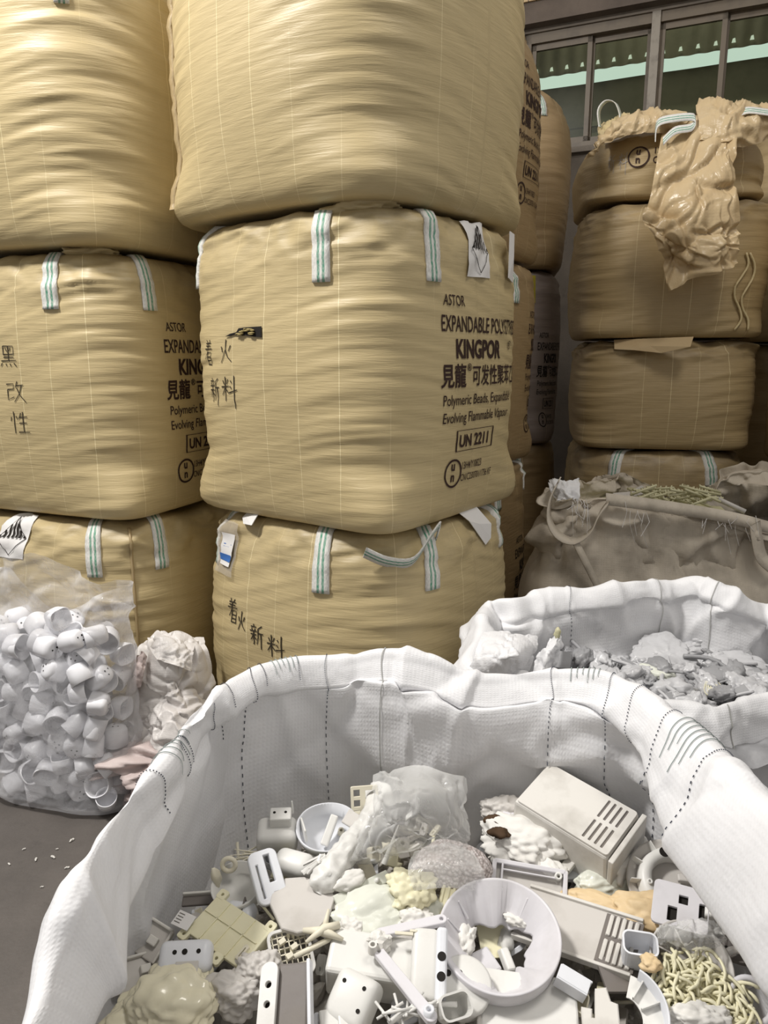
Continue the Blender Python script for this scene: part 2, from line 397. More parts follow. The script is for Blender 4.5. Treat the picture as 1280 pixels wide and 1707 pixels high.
def strokes2d(bm, lines, w):
    for pts in lines:
        P = [Vector((*p, 0)) for p in pts]; pr = None
        for i, p in enumerate(P):
            t = (P[min(i + 1, len(P) - 1)] - P[max(i - 1, 0)]).normalized(); s = Vector((-t.y, t.x, 0)) * w / 2 * (1.15 if i == 0 else .8)
            q = (bm.verts.new(p + s), bm.verts.new(p - s))
            if pr: bm.faces.new((pr[0], pr[1], q[1], q[0]))
            pr = q
def cut2d(bm, step=.012):
    xs = [v.co.x for v in bm.verts]; ys = [v.co.y for v in bm.verts]
    for ax, lo, hi in ((0, min(xs), max(xs)), (1, min(ys), max(ys))):
        t = lo + step
        while t < hi:
            co = Vector((t, 0, 0)) if ax == 0 else Vector((0, t, 0)); no = Vector((1, 0, 0)) if ax == 0 else Vector((0, 1, 0))
            bmesh.ops.bisect_plane(bm, geom=bm.verts[:] + bm.edges[:] + bm.faces[:], plane_co=co, plane_no=no); t += step
    v, f = bm_out(bm); return np.array([tuple(p) for p in v]), f

_bm = text2d([('ASTOR', .015, .690, .047, .72, .0002), ('EXPANDABLE POLYSTYRENE', .0, .612, .070, .60, .0006), ('KINGPOR', .068, .532, .080, .76, .0028), ('®', .40, .56, .04, 1, 0),
              ('見龍', .0, .446, .078, .80, .0016), ('®', .13, .490, .032, 1, .0004), ('可发性聚苯乙烯', .158, .448, .072, .74, .0008),
              ('Polymeric Beads, Expandable', .010, .383, .048, .78, .0002), ('Evolving Flammable Vapour', .012, .327, .048, .78, .0002),
              ('UN 2211', .105, .245, .056, .88, .0016), ('u', .072, .170, .046, .95, .0012), ('n', .072, .133, .046, .95, .0012), ('13H4/Y/0823', .130, .168, .036, .64, .0002), ('CN/C230701/1736 KF', .130, .128, .034, .64, .0002)])
strips2d(_bm, [[(.088, .230), (.315, .230), (.315, .300), (.088, .300)], circ(.085, .160, .048, 28)], .006)
PRINT = cut2d(_bm)
_bm = text2d([('u', .0, .04, .050, .95, .0012), ('n', .0, .0, .050, .95, .0012), ('13H4/Y/', .08, .04, .045, .75, .0003), ('CN/C23', .08, -.005, .045, .75, .0003)]); strips2d(_bm, [circ(.014, .029, .052, 28)], .006); PRINT_UN = cut2d(_bm)
HAN = {
 'zhao': [[(.25, 1), (.35, .9)], [(.7, 1), (.58, .88)], [(.15, .86), (.85, .88)], [(.2, .76), (.8, .77)], [(.05, .64), (.95, .66)], [(.5, .88), (.42, .6), (.05, .25)], [(.35, .5), (.35, .02)], [(.35, .5), (.8, .52), (.8, .02), (.72, .06)], [(.36, .34), (.78, .35)], [(.36, .19), (.78, .2)], [(.36, .05), (.8, .05)]],
 'huo': [[(.12, .7), (.22, .45)], [(.85, .75), (.7, .5)], [(.48, 1), (.45, .55), (.1, .0)], [(.45, .55), (.62, .25), (.95, .05)]],
 'xin': [[(.28, 1), (.3, .9)], [(.08, .86), (.5, .88)], [(.15, .8), (.2, .7)], [(.42, .8), (.36, .7)], [(.02, .66), (.55, .68)], [(.08, .5), (.52, .52)], [(.3, .66), (.3, .0), (.22, .06)], [(.28, .46), (.08, .2)], [(.32, .42), (.5, .25)], [(.9, .98), (.62, .82)], [(.62, .82), (.62, .4), (.5, .05)], [(.62, .6), (1, .62)], [(.82, .6), (.82, -.15)]],
 'liao': [[(.1, .85), (.18, .68)], [(.45, .9), (.36, .7)], [(.0, .58), (.52, .62)], [(.27, 1), (.27, .0)], [(.26, .55), (.04, .25)], [(.29, .52), (.5, .32)], [(.62, .85), (.7, .75)], [(.58, .62), (.68, .52)], [(.52, .35), (1.05, .48)], [(.86, 1.05), (.84, -.3)]],
 'hei': [[(.2, 1), (.2, .6)], [(.2, 1), (.8, 1), (.8, .6)], [(.2, .6), (.8, .62)], [(.35, .9), (.42, .75)], [(.65, .92), (.57, .76)], [(.5, 1), (.5, .3)], [(.2, .47), (.82, .48)], [(.05, .3), (.95, .33)], [(.1, .2), (.0, .05)], [(.32, .18), (.36, .06)], [(.56, .18), (.62, .05)], [(.8, .2), (.95, .03)]],
 'gai': [[(.0, .85), (.4, .88), (.38, .6)], [(.05, .6), (.4, .62)], [(.05, .6), (.05, .1), (.4, .25)], [(.62, 1), (.5, .7)], [(.55, .8), (.95, .83)], [(.85, .82), (.7, .4), (.4, .0)], [(.58, .68), (.72, .35), (1.05, .0)]],
 'xing': [[(.2, 1), (.2, .0)], [(.05, .75), (.02, .55)], [(.32, .8), (.38, .65)], [(.6, .95), (.45, .65)], [(.5, .75), (.95, .78)], [(.48, .48), (.9, .5)], [(.7, 1), (.7, .06)], [(.4, .06), (1.02, .08)]],
}
def handwriting(items, w=.0038):
    bm = bmesh.new()
    for k, x, y, sx, sy in items: strokes2d(bm, [[(x + px * sx, y + py * sy) for px, py in l] for l in HAN[k]], w)
    return cut2d(bm, .015)

# ------------------------------------------------------------------ tan bulk bags
class Bag:
    """a filled bulk bag: rounded square in plan, soft shoulders; pt(phi, v, off) gives its skin"""
    def __init__(s, cx, cy, z0, h, a, rot, seed, n=(16, 3.6, 4.2), rb=.945, rt=.86, vb=.07, vt=.16, bulge=.035, wr=1.0, gather=1.0, cone=0.0, cone_r=.5):
        s.c = (cx, cy, z0); s.h, s.a, s.rot, s.seed, s.n, s.rb, s.rt, s.vb, s.vt, s.bulge, s.wr, s.gather, s.cone, s.cone_r = h, a, R(rot), seed, n, rb, rt, vb, vt, bulge, wr, gather, cone, cone_r
    def pt(s, phi, v, off=0.0):
        phi = np.asarray(phi, float); v = np.asarray(v, float); vv = np.clip(v, 0, 1)
        n0, n1, n2 = s.n; k = np.clip(vv / .22, 0, 1); k = k * k * (3 - 2 * k); n = n0 + (n1 - n0) * k; k2 = np.clip((vv - .7) / .3, 0, 1); n = n + (n2 - n1) * k2 * k2
        c, sn = np.cos(phi), np.sin(phi); r = (np.abs(c) ** n + np.abs(sn) ** n) ** (-1 / n)
        eb = 1 - np.clip(vv / s.vb, 0, 1); et = 1 - np.clip((1 - vv) / s.vt, 0, 1)
        sc = s.rb + (1 - s.rb) * np.sqrt(np.maximum(0, 1 - eb ** 2)); sc = sc * (s.rt + (1 - s.rt) * np.sqrt(np.maximum(0, 1 - et ** 2.2)))
        rad = s.a * r * sc + s.bulge * np.sin(np.pi * np.clip(vv, .0, 1)) ** .8
        z = s.h * vv
        x, y = rad * c, rad * sn
        Q = np.stack([x * 1.6, y * 1.6, z * 1.6], -1) + s.seed * 5.3
        lump_ = fbm(Q, s.seed, 2) * .014
        corner = np.clip((np.abs(np.sin(2 * phi)) - .35) / .5, 0, 1); topk = np.clip((vv - .62) / .38, 0, 1)
        Q2 = np.stack([x * 3.2, y * 3.2, z * 36 + 3 * np.sin(phi * 2)], -1) + s.seed * 2.1
        wr = fbm(Q2, s.seed + 9, 2) * (.0010 + .0026 * corner + .0028 * topk) * s.wr
        Q3 = np.stack([x * 9, y * 9, z * 16], -1) + s.seed
        ga = crumple(Q3 * .12, s.seed + 4, 11) * .017 * np.clip((vv - .80) / .2, 0, 1) * s.gather * np.clip((1.12 - v) / .12, 0, 1)
        rad = rad + lump_ + wr + ga + off
        t = np.clip((v - 1) / .3, 0, 1); b = np.clip(-v / .3, 0, 1)
        rad = rad * (1 - (1 - s.cone_r) * t if s.cone else 1 - t) * (1 - b)
        z = z + off * np.clip((vv - .93) / .07, 0, 1) + s.cone * t - s.gather * .012 * np.abs(fbm(np.stack([x * 5, y * 5, z * 0 + 2], -1), s.seed + 2, 2)) * np.clip((vv - .9) / .1, 0, 1) * (1 - t) - (0 if s.cone else .02) * t
        cr, sr = math.cos(s.rot), math.sin(s.rot); X, Y = rad * c, rad * sn
        return np.stack([X * cr - Y * sr + s.c[0], X * sr + Y * cr + s.c[1], z + s.c[2]], -1)
    def build(s, label, mat, nu=200, nv=90, group='tan bulk bags in stacks'):
        root = thing('bulk_bag', label, 'bulk bag', s.c, (0, 0, 0), group); s.root = root
        vs = np.concatenate([[-.3, -.2, -.1, -.03], np.linspace(0, 1, nv), [1.03, 1.07, 1.12, 1.18, 1.24, 1.3]]); ph = np.linspace(0, 2 * np.pi, nu, endpoint=False)
        PH, VV = np.meshgrid(ph, vs); G = s.pt(PH, VV) - np.array(s.c)
        uv = np.stack([PH * s.a * 1.15, VV], -1).reshape(-1, 2); f = grid_faces(len(vs), nu, True)
        top = (len(vs) - 1) * nu; f.append(tuple(range(top, top + nu)))
        s.body = mk('body', G.reshape(-1, 3), f, mat, root, True, uv); return root
    def wrap(s, name, vf, mat, face, x0, z0, off=.0025, label=None, uvs=None, uvz=1.0):
        """put flat work (x along the face, y up, metres) on a face (0 right, 3 front)"""
        P, f = vf; P = np.array(P, float)
        ph = face * np.pi / 2 + np.arctan((P[:, 0] + x0) / (s.a * .98)); v = (P[:, 1] + z0) / s.h
        G = s.pt(ph, v, off + (P[:, 2] if P.shape[1] > 2 else 0)) - np.array(s.c)
        o = mk(name, G, f, mat, s.root, True, uvs)
        if label: o['label'] = label
        return o
    def strap(s, face, x, drop=.2, w=.064, top=.10, lean=0.0, skew=0.0):
        """webbing sewn down the side from the shoulder"""
        n = 22; vlo, vhi = 1 - drop / s.h, 1 + top; P = []; U = []
        for i in range(n):
            v = vlo + (vhi - vlo) * i / (n - 1); xx = x + lean * (i / (n - 1))
            for q, (dx, o) in enumerate(((-.5, .0), (-.5, .007), (-.17, .0085), (.17, .0085), (.5, .007), (.5, .0))):
                ph = face * np.pi / 2 + math.atan((xx + dx * w) / (s.a * .98)); P.append((ph, v, o)); U.append((dx + .5, v * s.h))
        P = np.array(P); G = s.pt(P[:, 0], P[:, 1], P[:, 2]) - np.array(s.c)
        f = grid_faces(n, 6, False) + [(5, 4, 3, 2, 1, 0), tuple(6 * n - 6 + i for i in range(6))]
        return mk('strap', G, f, M['strap'], s.root, True, U)
    def loop(s, face, x, side, r=.06):
        """end of a lifting loop bulging out over the shoulder"""
        ph = face * np.pi / 2 + math.atan(x / (s.a * .98)); p0 = Vector(s.pt(ph, .97, .01) - np.array(s.c))
        out = Vector((math.cos(ph + s.rot), math.sin(ph + s.rot), 0)); tan = Vector((-out.y, out.x, 0)) * side
        path = spline([p0 + Vector((0, 0, -.02)), p0 + out * .02 + Vector((0, 0, .035)), p0 + out * .045 + tan * .05 + Vector((0, 0, .01)), p0 + out * .05 + tan * .12 + Vector((0, 0, -.06)), p0 + out * .03 + tan * .2 + Vector((0, 0, -.055)), p0 + out * .01 + tan * .27 + Vector((0, 0, -.02))], 26)
        v, f, uv = ribbon(path, out * .5 + Vector((0, 0, .8)) , .042, .004); return mk('lifting_loop', v, f, M['strap'], s.root, True, uv)
    def hazard(s, face, x, zt, w=.13, h=.17, tilt=.1):
        n, m = 8, 10; P = []
        for i in range(m):
            for j in range(n): a = (j / (n - 1) - .5) * w; b = -i / (m - 1) * h; P.append((a + tilt * b, b + tilt * .4 * a, .004 + .004 * math.sin(j * 1.3 + i)))
        lab = s.wrap('hazard_label', (P, grid_faces(m, n, False)), M['label'], face, x, zt)
        bm = bmesh.new(); q = w * .44; cy = -h * .5; k = h * .42
        for e0, e1 in (((0, k), (q, 0)), ((q, 0), (0, -k)), ((0, -k), (-q, 0)), ((-q, 0), (0, k))): strokes2d(bm, [[(e0[0], e0[1] + cy), (e1[0], e1[1] + cy)]], .003)
        for i in range(7):
            xx = -q * .86 + i * q * 1.72 / 6; yt = k * (1 - abs(xx) / q); bw = q * .075
            vs_ = [bm.verts.new((xx - bw, cy, 0)), bm.verts.new((xx + bw, cy, 0)), bm.verts.new((xx + bw, cy + yt * .97, 0)), bm.verts.new((xx - bw, cy + yt * .97, 0))]; bm.faces.new(vs_)
        P2, f2 = cut2d(bm, .02); P2[:, 0] += tilt * P2[:, 1]
        o = s.wrap('hazard_diamond', (P2, f2), M['ink'], face, x, zt, .012); o.parent = lab; o.matrix_parent_inverse = Matrix.Identity(4)
        return lab
    def tagflap(s, name, face, x, v, pts, mat):
        """small loose cloth flap: pts in (out, along, up) from the shoulder point"""
        ph = face * np.pi / 2 + math.atan(x / (s.a * .98)); p0 = Vector(s.pt(ph, v, .02) - np.array(s.c)); out = Vector((math.cos(ph + s.rot), math.sin(ph + s.rot), 0)); tan = Vector((-out.y, out.x, 0))
        V = [p0 + out * o + tan * t + Vector((0, 0, z)) for o, t, z in pts]; nq = len(pts)
        c = sum(V, Vector()) / nq + out * .008; V2 = V + [c] + [q - out * .003 for q in V] + [c - out * .003]
        f = [(i, (i + 1) % nq, nq) for i in range(nq)] + [((i + 1) % nq + nq + 1, i + nq + 1, 2 * nq + 1) for i in range(nq)] + [(i, i + nq + 1, (i + 1) % nq + nq + 1, (i + 1) % nq) for i in range(nq)]
        return mk(name, V2, f, mat, s.root, False)
    def gatherlump(s, face, x, size=(.07, .04, .03), seed=1):
        ph = face * np.pi / 2 + math.atan(x / (s.a * .98)); p = s.pt(ph, 1.02, .0) - np.array(s.c); v, f = lump(seed, size, 4, .3, 0, 4, .22, 3)
        o = mk('gathered_flap', v, f, s.body.data.materials[0], s.root, True, [(q[0], .5 + q[2]) for q in v], loc=p); o.rotation_euler = (0, 0, s.rot + ph + math.pi / 2); return o
# ------------------------------------------------------------------ setting
def struct(o): o['kind'] = 'structure'; return o
mb = MB(); mb.add(([(-7, -3, 0), (7, -3, 0), (7, 9.5, 0), (-7, 9.5, 0), (-7, -3, -.1), (7, -3, -.1), (7, 9.5, -.1), (-7, 9.5, -.1)], [(0, 1, 2, 3), (7, 6, 5, 4), (0, 4, 5, 1), (1, 5, 6, 2), (2, 6, 7, 3), (3, 7, 4, 0)]))
struct(mb.make('floor', concrete('floor_concrete', (80, 75, 71), (100, 94, 89), 2.2, .6, .35)))
WROT = (0, 0, math.atan2(-.42, .907)); WLOC = (1.158, 6.5, 0)
def slab(x0, x1, y0, y1, z0, z1): return [(x0, y0, z0), (x1, y0, z0), (x1, y1, z0), (x0, y1, z0), (x0, y0, z1), (x1, y0, z1), (x1, y1, z1), (x0, y1, z1)], [(3, 2, 1, 0), (4, 5, 6, 7), (0, 1, 5, 4), (1, 2, 6, 5), (2, 3, 7, 6), (3, 0, 4, 7)]
conc = concrete('wall_render', (112, 104, 95), (136, 126, 114), 2.5, .85, .5)
mb = MB()
for b in ((-6, 4.5, 0, .24, 0, 3.13), (-6, -.05, 0, .24, 3.13, 4.02), (1.90, 4.5, 0, .24, 3.13, 4.02), (-6, 4.5, 0, .24, 4.02, 5.2)): mb.add(slab(*b))
struct(mb.make('wall_back', conc, loc=WLOC, rot=WROT))
mb = MB(); mb.add(slab(-6, 4.5, -.10, .0, 4.05, 4.20)); struct(mb.make('trim_1', concrete('beam_concrete', (92, 82, 74), (112, 100, 90), 3, .85, .5), loc=WLOC, rot=WROT))
mb = MB(); mb.add(slab(-6, 4.5, -.12, .0, 4.20, 4.9)); struct(mb.make('trim_2', tile_mat(), loc=WLOC, rot=WROT))
mb = MB(); mb.add(slab(-.05, 1.95, -.05, .1, 3.10, 3.14)); struct(mb.make('trim_3', conc, loc=WLOC, rot=WROT))
alu = plastic('bronze_aluminium', (112, 100, 84), .45, .5, (70, 62, 54)); worn = plastic('worn_aluminium', (150, 142, 130), .5, .9, (95, 86, 78))
root = link(bpy.data.objects.new('window_1', None)); root.location = WLOC; root.rotation_euler = WROT; root['kind'] = 'structure'
def fr(name, boxes, mat, par=root):
    m = MB()
    for b in boxes: m.add(slab(*b))
    return m.make(name, mat, par)
fr('frame', [(-.05, 1.90, .02, .14, 3.14, 3.19), (-.05, 1.90, .02, .14, 3.95, 4.02), (-.05, .0, .02, .14, 3.14, 4.02), (1.85, 1.90, .02, .14, 3.14, 4.02)], alu)
fr('mullion', [(.905, .965, .0, .14, 3.14, 4.02)], worn)
gm = glass_mat()
for x0, x1, yy in ((.0, .47, .05), (.45, .905, .09), (.965, 1.42, .05), (1.40, 1.85, .09)):
    s_ = fr('sash', [(x0, x1, yy, yy + .03, 3.19, 3.235), (x0, x1, yy, yy + .03, 3.905, 3.95), (x0, x0 + .035, yy, yy + .03, 3.19, 3.95), (x1 - .035, x1, yy, yy + .03, 3.19, 3.95)], alu)
    fr('pane', [(x0 + .03, x1 - .03, yy + .012, yy + .018, 3.23, 3.91)], gm, s_)
# the neighbouring shed seen through the glass
olive = plastic('olive_sheet', (118, 112, 88), .6, .5, (80, 82, 58)); EX = Vector(WLOC) + Vector((.42, .907, 0)) * 1.2
shed = link(bpy.data.objects.new('neighbour_shed', None)); shed.location = EX; shed.rotation_euler = WROT; shed['kind'] = 'structure'
def corr(name, x0, x1, z0, z1, pitch, amp, mat, zig=0.0, y=0):
    n = int((x1 - x0) / pitch * 8); V = []; 
    for k in (0, 1):
        for i in range(n + 1):
            x = x0 + (x1 - x0) * i / n; a = 2 * math.pi * x / pitch; V.append((x, y + amp * math.sin(a), z1 if k else z0 + zig * (.5 + .5 * math.sin(a))))
    return mk(name, V, grid_faces(2, n + 1, False), mat, shed, True)
corr('upper_sheet', -1.5, 4, 4.085, 5.2, .14, .006, olive, .010)
corr('lower_sheet', -1.5, 4, 1.5, 4.005, .9, .006, olive, 0, .06)
fr('skylight_strip', [(-1.5, 4, .10, .11, 3.99, 4.13)], emit('daylight_strip', (224, 242, 232), .9), shed)
mb = MB()
for i in range(-6, 26):
    x = .035 + i * .14; w_ = .016; mb.add(([(x - w_, -.02, 4.13), (x + w_, -.02, 4.13), (x + w_ * .5, -.02, 4.165), (x - w_ * .6, -.02, 4.16), (x - w_, -.015, 4.13), (x + w_, -.015, 4.13), (x + w_ * .5, -.015, 4.165), (x - w_ * .6, -.015, 4.16)], [(0, 1, 2, 3), (7, 6, 5, 4), (0, 4, 5, 1), (2, 6, 7, 3), (1, 5, 6, 2), (3, 7, 4, 0)]))
mb.make('sheet_gap_light', emit('daylight_gap', (225, 235, 215), .8), shed)
fr('girt', [(-1.5, 4, -.06, -.02, 3.60, 3.64)], olive, shed)

area('shed_fill_light', tuple(EX + Vector((.907, -.42, 0)) * .8 + Vector((-.42, -.907, 0)) * .5 + Vector((0, 0, 5.6))), tuple(EX + Vector((.907, -.42, 0)) * .8 + Vector((0, 0, 3.0))), 1.0, 22, (1, .98, .90))  # unseen fill light, added to brighten the shed sheets behind the glass
# ------------------------------------------------------------------ the stacks of bulk bags
# front stack
B = Bag(-.085, 2.82, 0, .985, .475, -36.9, 11, n=(4, 3.0, 3.2), bulge=.045, wr=1.3, rt=.9); B.build('tan bulk bag at the bottom of the front stack, with document pouch and handwriting', M['tan'], 260, 110)
B.strap(3, .21, .2); B.strap(0, -.235, .2, skew=.1); B.strap(3, -.345, .2); B.loop(0, -.20, -1); B.strap(0, .26, .16, top=.05)
n, m = 8, 9
P = [((j / (n - 1) - .5) * .14, -i / (m - 1) * .19, .006 + .003 * math.sin(i + j)) for i in range(m) for j in range(n)]
po = B.wrap('document_pouch', (P, grid_faces(m, n, False)), M['pouch'], 3, -.24, .955)
def child(o, p): o.parent = p; o.matrix_parent_inverse = Matrix.Identity(4); return o
P = [((j / 5 - .5) * .075, -i / 7 * .115, .012) for i in range(8) for j in range(6)]; child(B.wrap('paper_label', (P, grid_faces(8, 6, False)), M['label'], 3, -.225, .915), po)
P = [((j / 5 - .5) * .075, -.075 - i / 3 * .024, .0145) for i in range(4) for j in range(6)]; child(B.wrap('blue_band', (P, grid_faces(4, 6, False)), M['blue'], 3, -.225, .915), po)
bm = bmesh.new(); strokes2d(bm, [[(-.03, -.012), (.03, -.012)], [(-.022, -.03), (.006, -.03)], [(-.022, -.04), (.024, -.04)], [(-.022, -.05), (.02, -.05)], [(-.022, -.06), (.005, -.06)]], .003); child(B.wrap('label_print', cut2d(bm), M['blue'], 3, -.225, .915, .0145), po)
B.wrap('handwriting', handwriting([('zhao', -.19, .60, .055, .09), ('huo', -.135, .585, .04, .07), ('xin', -.075, .55, .06, .075), ('liao', .0, .525, .07, .08)], .0045), M['pen'], 3, 0, 0)
B.tagflap('white_tag', 3, -.13, 1.0, [(-.01, -.05, .0), (.02, -.045, -.02), (.035, -.01, -.035), (.035, .05, -.03), (.0, .045, .012)], M['label'])
B.tagflap('white_tag', 0, .02, 1.0, [(.0, -.07, .01), (.03, -.03, -.03), (.05, .06, -.13), (.055, .09, -.11), (.05, .10, -.06), (.0, .05, .02)], M['label'])
B = Bag(-.085, 2.79, .995, .965, .455, -36.9, 12, n=(9, 3.6, 3.6), bulge=.035, wr=1.1, rt=.9); B.build('tan bulk bag in the middle of the front stack, printed and torn', M['tan'], 280, 120)
B.strap(3, .215, .215); B.strap(0, -.225, .21); B.strap(3, -.405, .2); B.hazard(0, .02, .955); B.gatherlump(3, .40, (.10, .05, .03), 3)
B.tagflap('side_tag', 0, .2, .97, [(.02, -.035, .0), (.02, -.035, -.15), (.03, .035, -.16), (.03, .035, .0)], M['label'])
B.wrap('printed_lettering', PRINT, M['ink2'], 0, -.195, .0)
B.wrap('handwriting', handwriting([('zhao', -.285, .505, .055, .085), ('huo', -.185, .515, .06, .075), ('xin', -.255, .385, .06, .08), ('liao', -.18, .39, .07, .08)]), M['pen'], 3, 0, 0)
tv, tf = plate([(-.08, -.012), (-.055, -.004), (-.03, .0), (-.02, .012), (.005, .014), (.07, .016), (.072, -.018), (.05, -.016), (.02, -.012), (-.02, -.01), (-.04, -.008), (-.06, -.012)], (), .002, 0)
to = B.wrap('torn_hole', (tv, tf), M['hole'], 3, -.075, .612, .004)
rng = random.Random(5); mb = MB()
for i in range(16): mb.add(lump(i, (.006 + rng.random() * .006, .003, .004), 2, .4), 0, TM((rng.uniform(-.02, .045), rng.uniform(-.009, .009), .004)))
child(B.wrap('exposed_filling', (np.array([tuple(p) for p in mb.v]), mb.f), M['chips'], 3, -.075, .612, .006), to)
B = Bag(-.115, 2.82, 1.972, .98, .495, -36.9, 13, n=(5, 2.8, 3.2), bulge=.05, wr=1.0); B.build('tan bulk bag on top of the front stack, cut off by the picture edge', M['tan'], 240, 110)
B.wrap('handwriting', handwriting([('xin', -.44, .70, .05, .09), ('liao', -.375, .70, .05, .09)], .006), M['pen'], 3, 0, 0)
mb = MB(); pth = [Vector(B.pt(-math.pi * .735 + 0 * t, t, .006)) - Vector(B.c) for t in np.linspace(.05, .95, 40)]
pth = [p + Vector((.003 * math.sin(i * 1.7), 0, 0)) for i, p in enumerate(pth)]; v, f, uv = ribbon(pth, Vector((-.8, .55, 0)), .022, .006); mk('side_seam', v, f, M['tan_dirty'], B.root, True, uv)
# stack at the side of the front stack
LR = -21.4; LC = (-1.165, 3.19)
B = Bag(*LC, 0, .93, .46, LR, 21, n=(4, 3.4, 5), bulge=.045, wr=1.4, gather=1.4); B.build('tan bulk bag behind the clear bag of cups, with hazard label', M['tan'], 240, 100)
B.strap(3, .275, .2); B.strap(0, -.30, .19); B.hazard(3, -.085, .93, .14, .16)
mb = MB(); v, f = tube([Vector(B.pt(-math.pi / 4 + .002, t, .003)) - Vector(B.c) for t in np.linspace(.15, .98, 30)], .006, 6); mk('corner_seam', v, f, M['tan_dirty'], B.root, True, [(0, .9)] * len(v))
B = Bag(*LC, .942, .95, .45, LR, 22, n=(9, 3.8, 4), bulge=.035, wr=1.2); B.build('tan bulk bag in the middle of the stack behind the clear bag, handwritten', M['tan'], 260, 110)
B.strap(3, .175, .2); B.strap(0, -.265, .2, lean=-.02); B.gatherlump(3, .33, (.09, .05, .025), 6)
B.wrap('printed_lettering', PRINT, M['ink2'], 0, -.215, -.01)
B.wrap('handwriting', handwriting([('hei', -.06, .55, .075, .075), ('gai', -.045, .425, .08, .075), ('xing', -.04, .31, .08, .08)]), M['pen'], 3, 0, 0)
B = Bag(LC[0] - .02, LC[1], 1.905, .96, .485, LR, 23, n=(5, 2.9, 3.4), bulge=.055, wr=1.5); B.build('tan bulk bag on top of the stack behind the clear bag', M['tan'], 240, 110)
B.strap(3, .08, .235); B.strap(3, .37, .235)
# stack behind the front stack
r2 = -32; c2 = (.225, 3.95)
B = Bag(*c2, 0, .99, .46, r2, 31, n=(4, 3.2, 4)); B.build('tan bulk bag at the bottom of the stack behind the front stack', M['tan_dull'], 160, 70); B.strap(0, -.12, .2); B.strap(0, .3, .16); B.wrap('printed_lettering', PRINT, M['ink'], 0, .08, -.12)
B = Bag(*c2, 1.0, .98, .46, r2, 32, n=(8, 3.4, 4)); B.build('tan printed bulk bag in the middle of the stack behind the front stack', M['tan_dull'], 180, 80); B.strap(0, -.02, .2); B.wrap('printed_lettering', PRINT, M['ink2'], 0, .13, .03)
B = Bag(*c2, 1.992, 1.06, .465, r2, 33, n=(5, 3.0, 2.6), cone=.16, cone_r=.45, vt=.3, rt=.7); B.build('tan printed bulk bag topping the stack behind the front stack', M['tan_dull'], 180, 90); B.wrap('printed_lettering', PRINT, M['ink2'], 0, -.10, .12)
# stack farther back
c3 = (.74, 5.43)
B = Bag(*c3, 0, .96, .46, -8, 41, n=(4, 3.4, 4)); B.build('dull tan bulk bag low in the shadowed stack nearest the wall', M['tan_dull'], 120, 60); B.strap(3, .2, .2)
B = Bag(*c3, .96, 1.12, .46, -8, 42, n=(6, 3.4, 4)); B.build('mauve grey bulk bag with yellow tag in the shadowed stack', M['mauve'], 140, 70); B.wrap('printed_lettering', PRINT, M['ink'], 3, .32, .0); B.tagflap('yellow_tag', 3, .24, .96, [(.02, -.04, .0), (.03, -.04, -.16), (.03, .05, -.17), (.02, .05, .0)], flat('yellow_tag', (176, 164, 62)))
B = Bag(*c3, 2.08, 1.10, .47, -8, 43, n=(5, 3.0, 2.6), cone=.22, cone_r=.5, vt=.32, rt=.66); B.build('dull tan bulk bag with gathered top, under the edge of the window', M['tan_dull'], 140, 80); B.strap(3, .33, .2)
# stack of flatter bags under the window
r4 = -10; c4 = (1.585, 4.42)
B = Bag(*c4, 0, 1.03, .46, r4, 51, n=(4, 4.5, 5), bulge=.02); B.build('tan bulk bag with green striped straps, lowest of the flat bags', M['tan_dirty'], 160, 70); B.strap(3, -.25, .18); B.strap(3, .24, .18)
B = Bag(*c4, 1.04, .575, .455, r4, 52, n=(6, 4.0, 4), bulge=.035, gather=2.4); B.build('squat tan bulk bag, second from the floor under the window', M['tan_dirty'], 180, 80)
B.tagflap('loose_fold', 3, -.2, .98, [(.0, -.1, .02), (.05, -.08, -.03), (.055, .02, -.035), (.05, .16, -.05), (.05, .3, -.02), (.0, .3, .03)], M['liner'])
B = Bag(*c4, 1.627, .68, .47, r4, 53, n=(7, 3.6, 3.6), bulge=.04, gather=2.); B.build('tan bulk bag with the crumpled liner hanging over it', M['tan_dirty'], 180, 80)
mb = MB()
for k in range(2):
    v, f = tube(spline([Vector(B.pt(-math.pi / 2 + math.atan((.27 + .05 * k + .03 * math.sin(t * 9 + k)) / .46), .05 + .55 * t, .012)) - Vector(B.c) for t in np.linspace(0, 1, 8)], 24), .006, 6); mb.add((v, f))
mb.make('tie_cord', M['tan'], B.root, True)
B = Bag(c4[0] - .03, c4[1] + .03, 2.318, .34, .45, r4, 54, n=(6, 3.2, 2.8), bulge=.03, gather=3, cone=.10, cone_r=.55, vt=.55, rt=.72); B.build('half filled tan bulk bag with crumpled mouth, topmost under the window', M['tan_dirty'], 180, 70)
B.wrap('printed_lettering', PRINT_UN, M['ink2'], 3, -.20, .165, .004)
B.wrap('handwriting', handwriting([('xin', -.36, .14, .05, .08), ('liao', -.29, .14, .05, .08)], .003), M['steel'], 3, 0, 0)
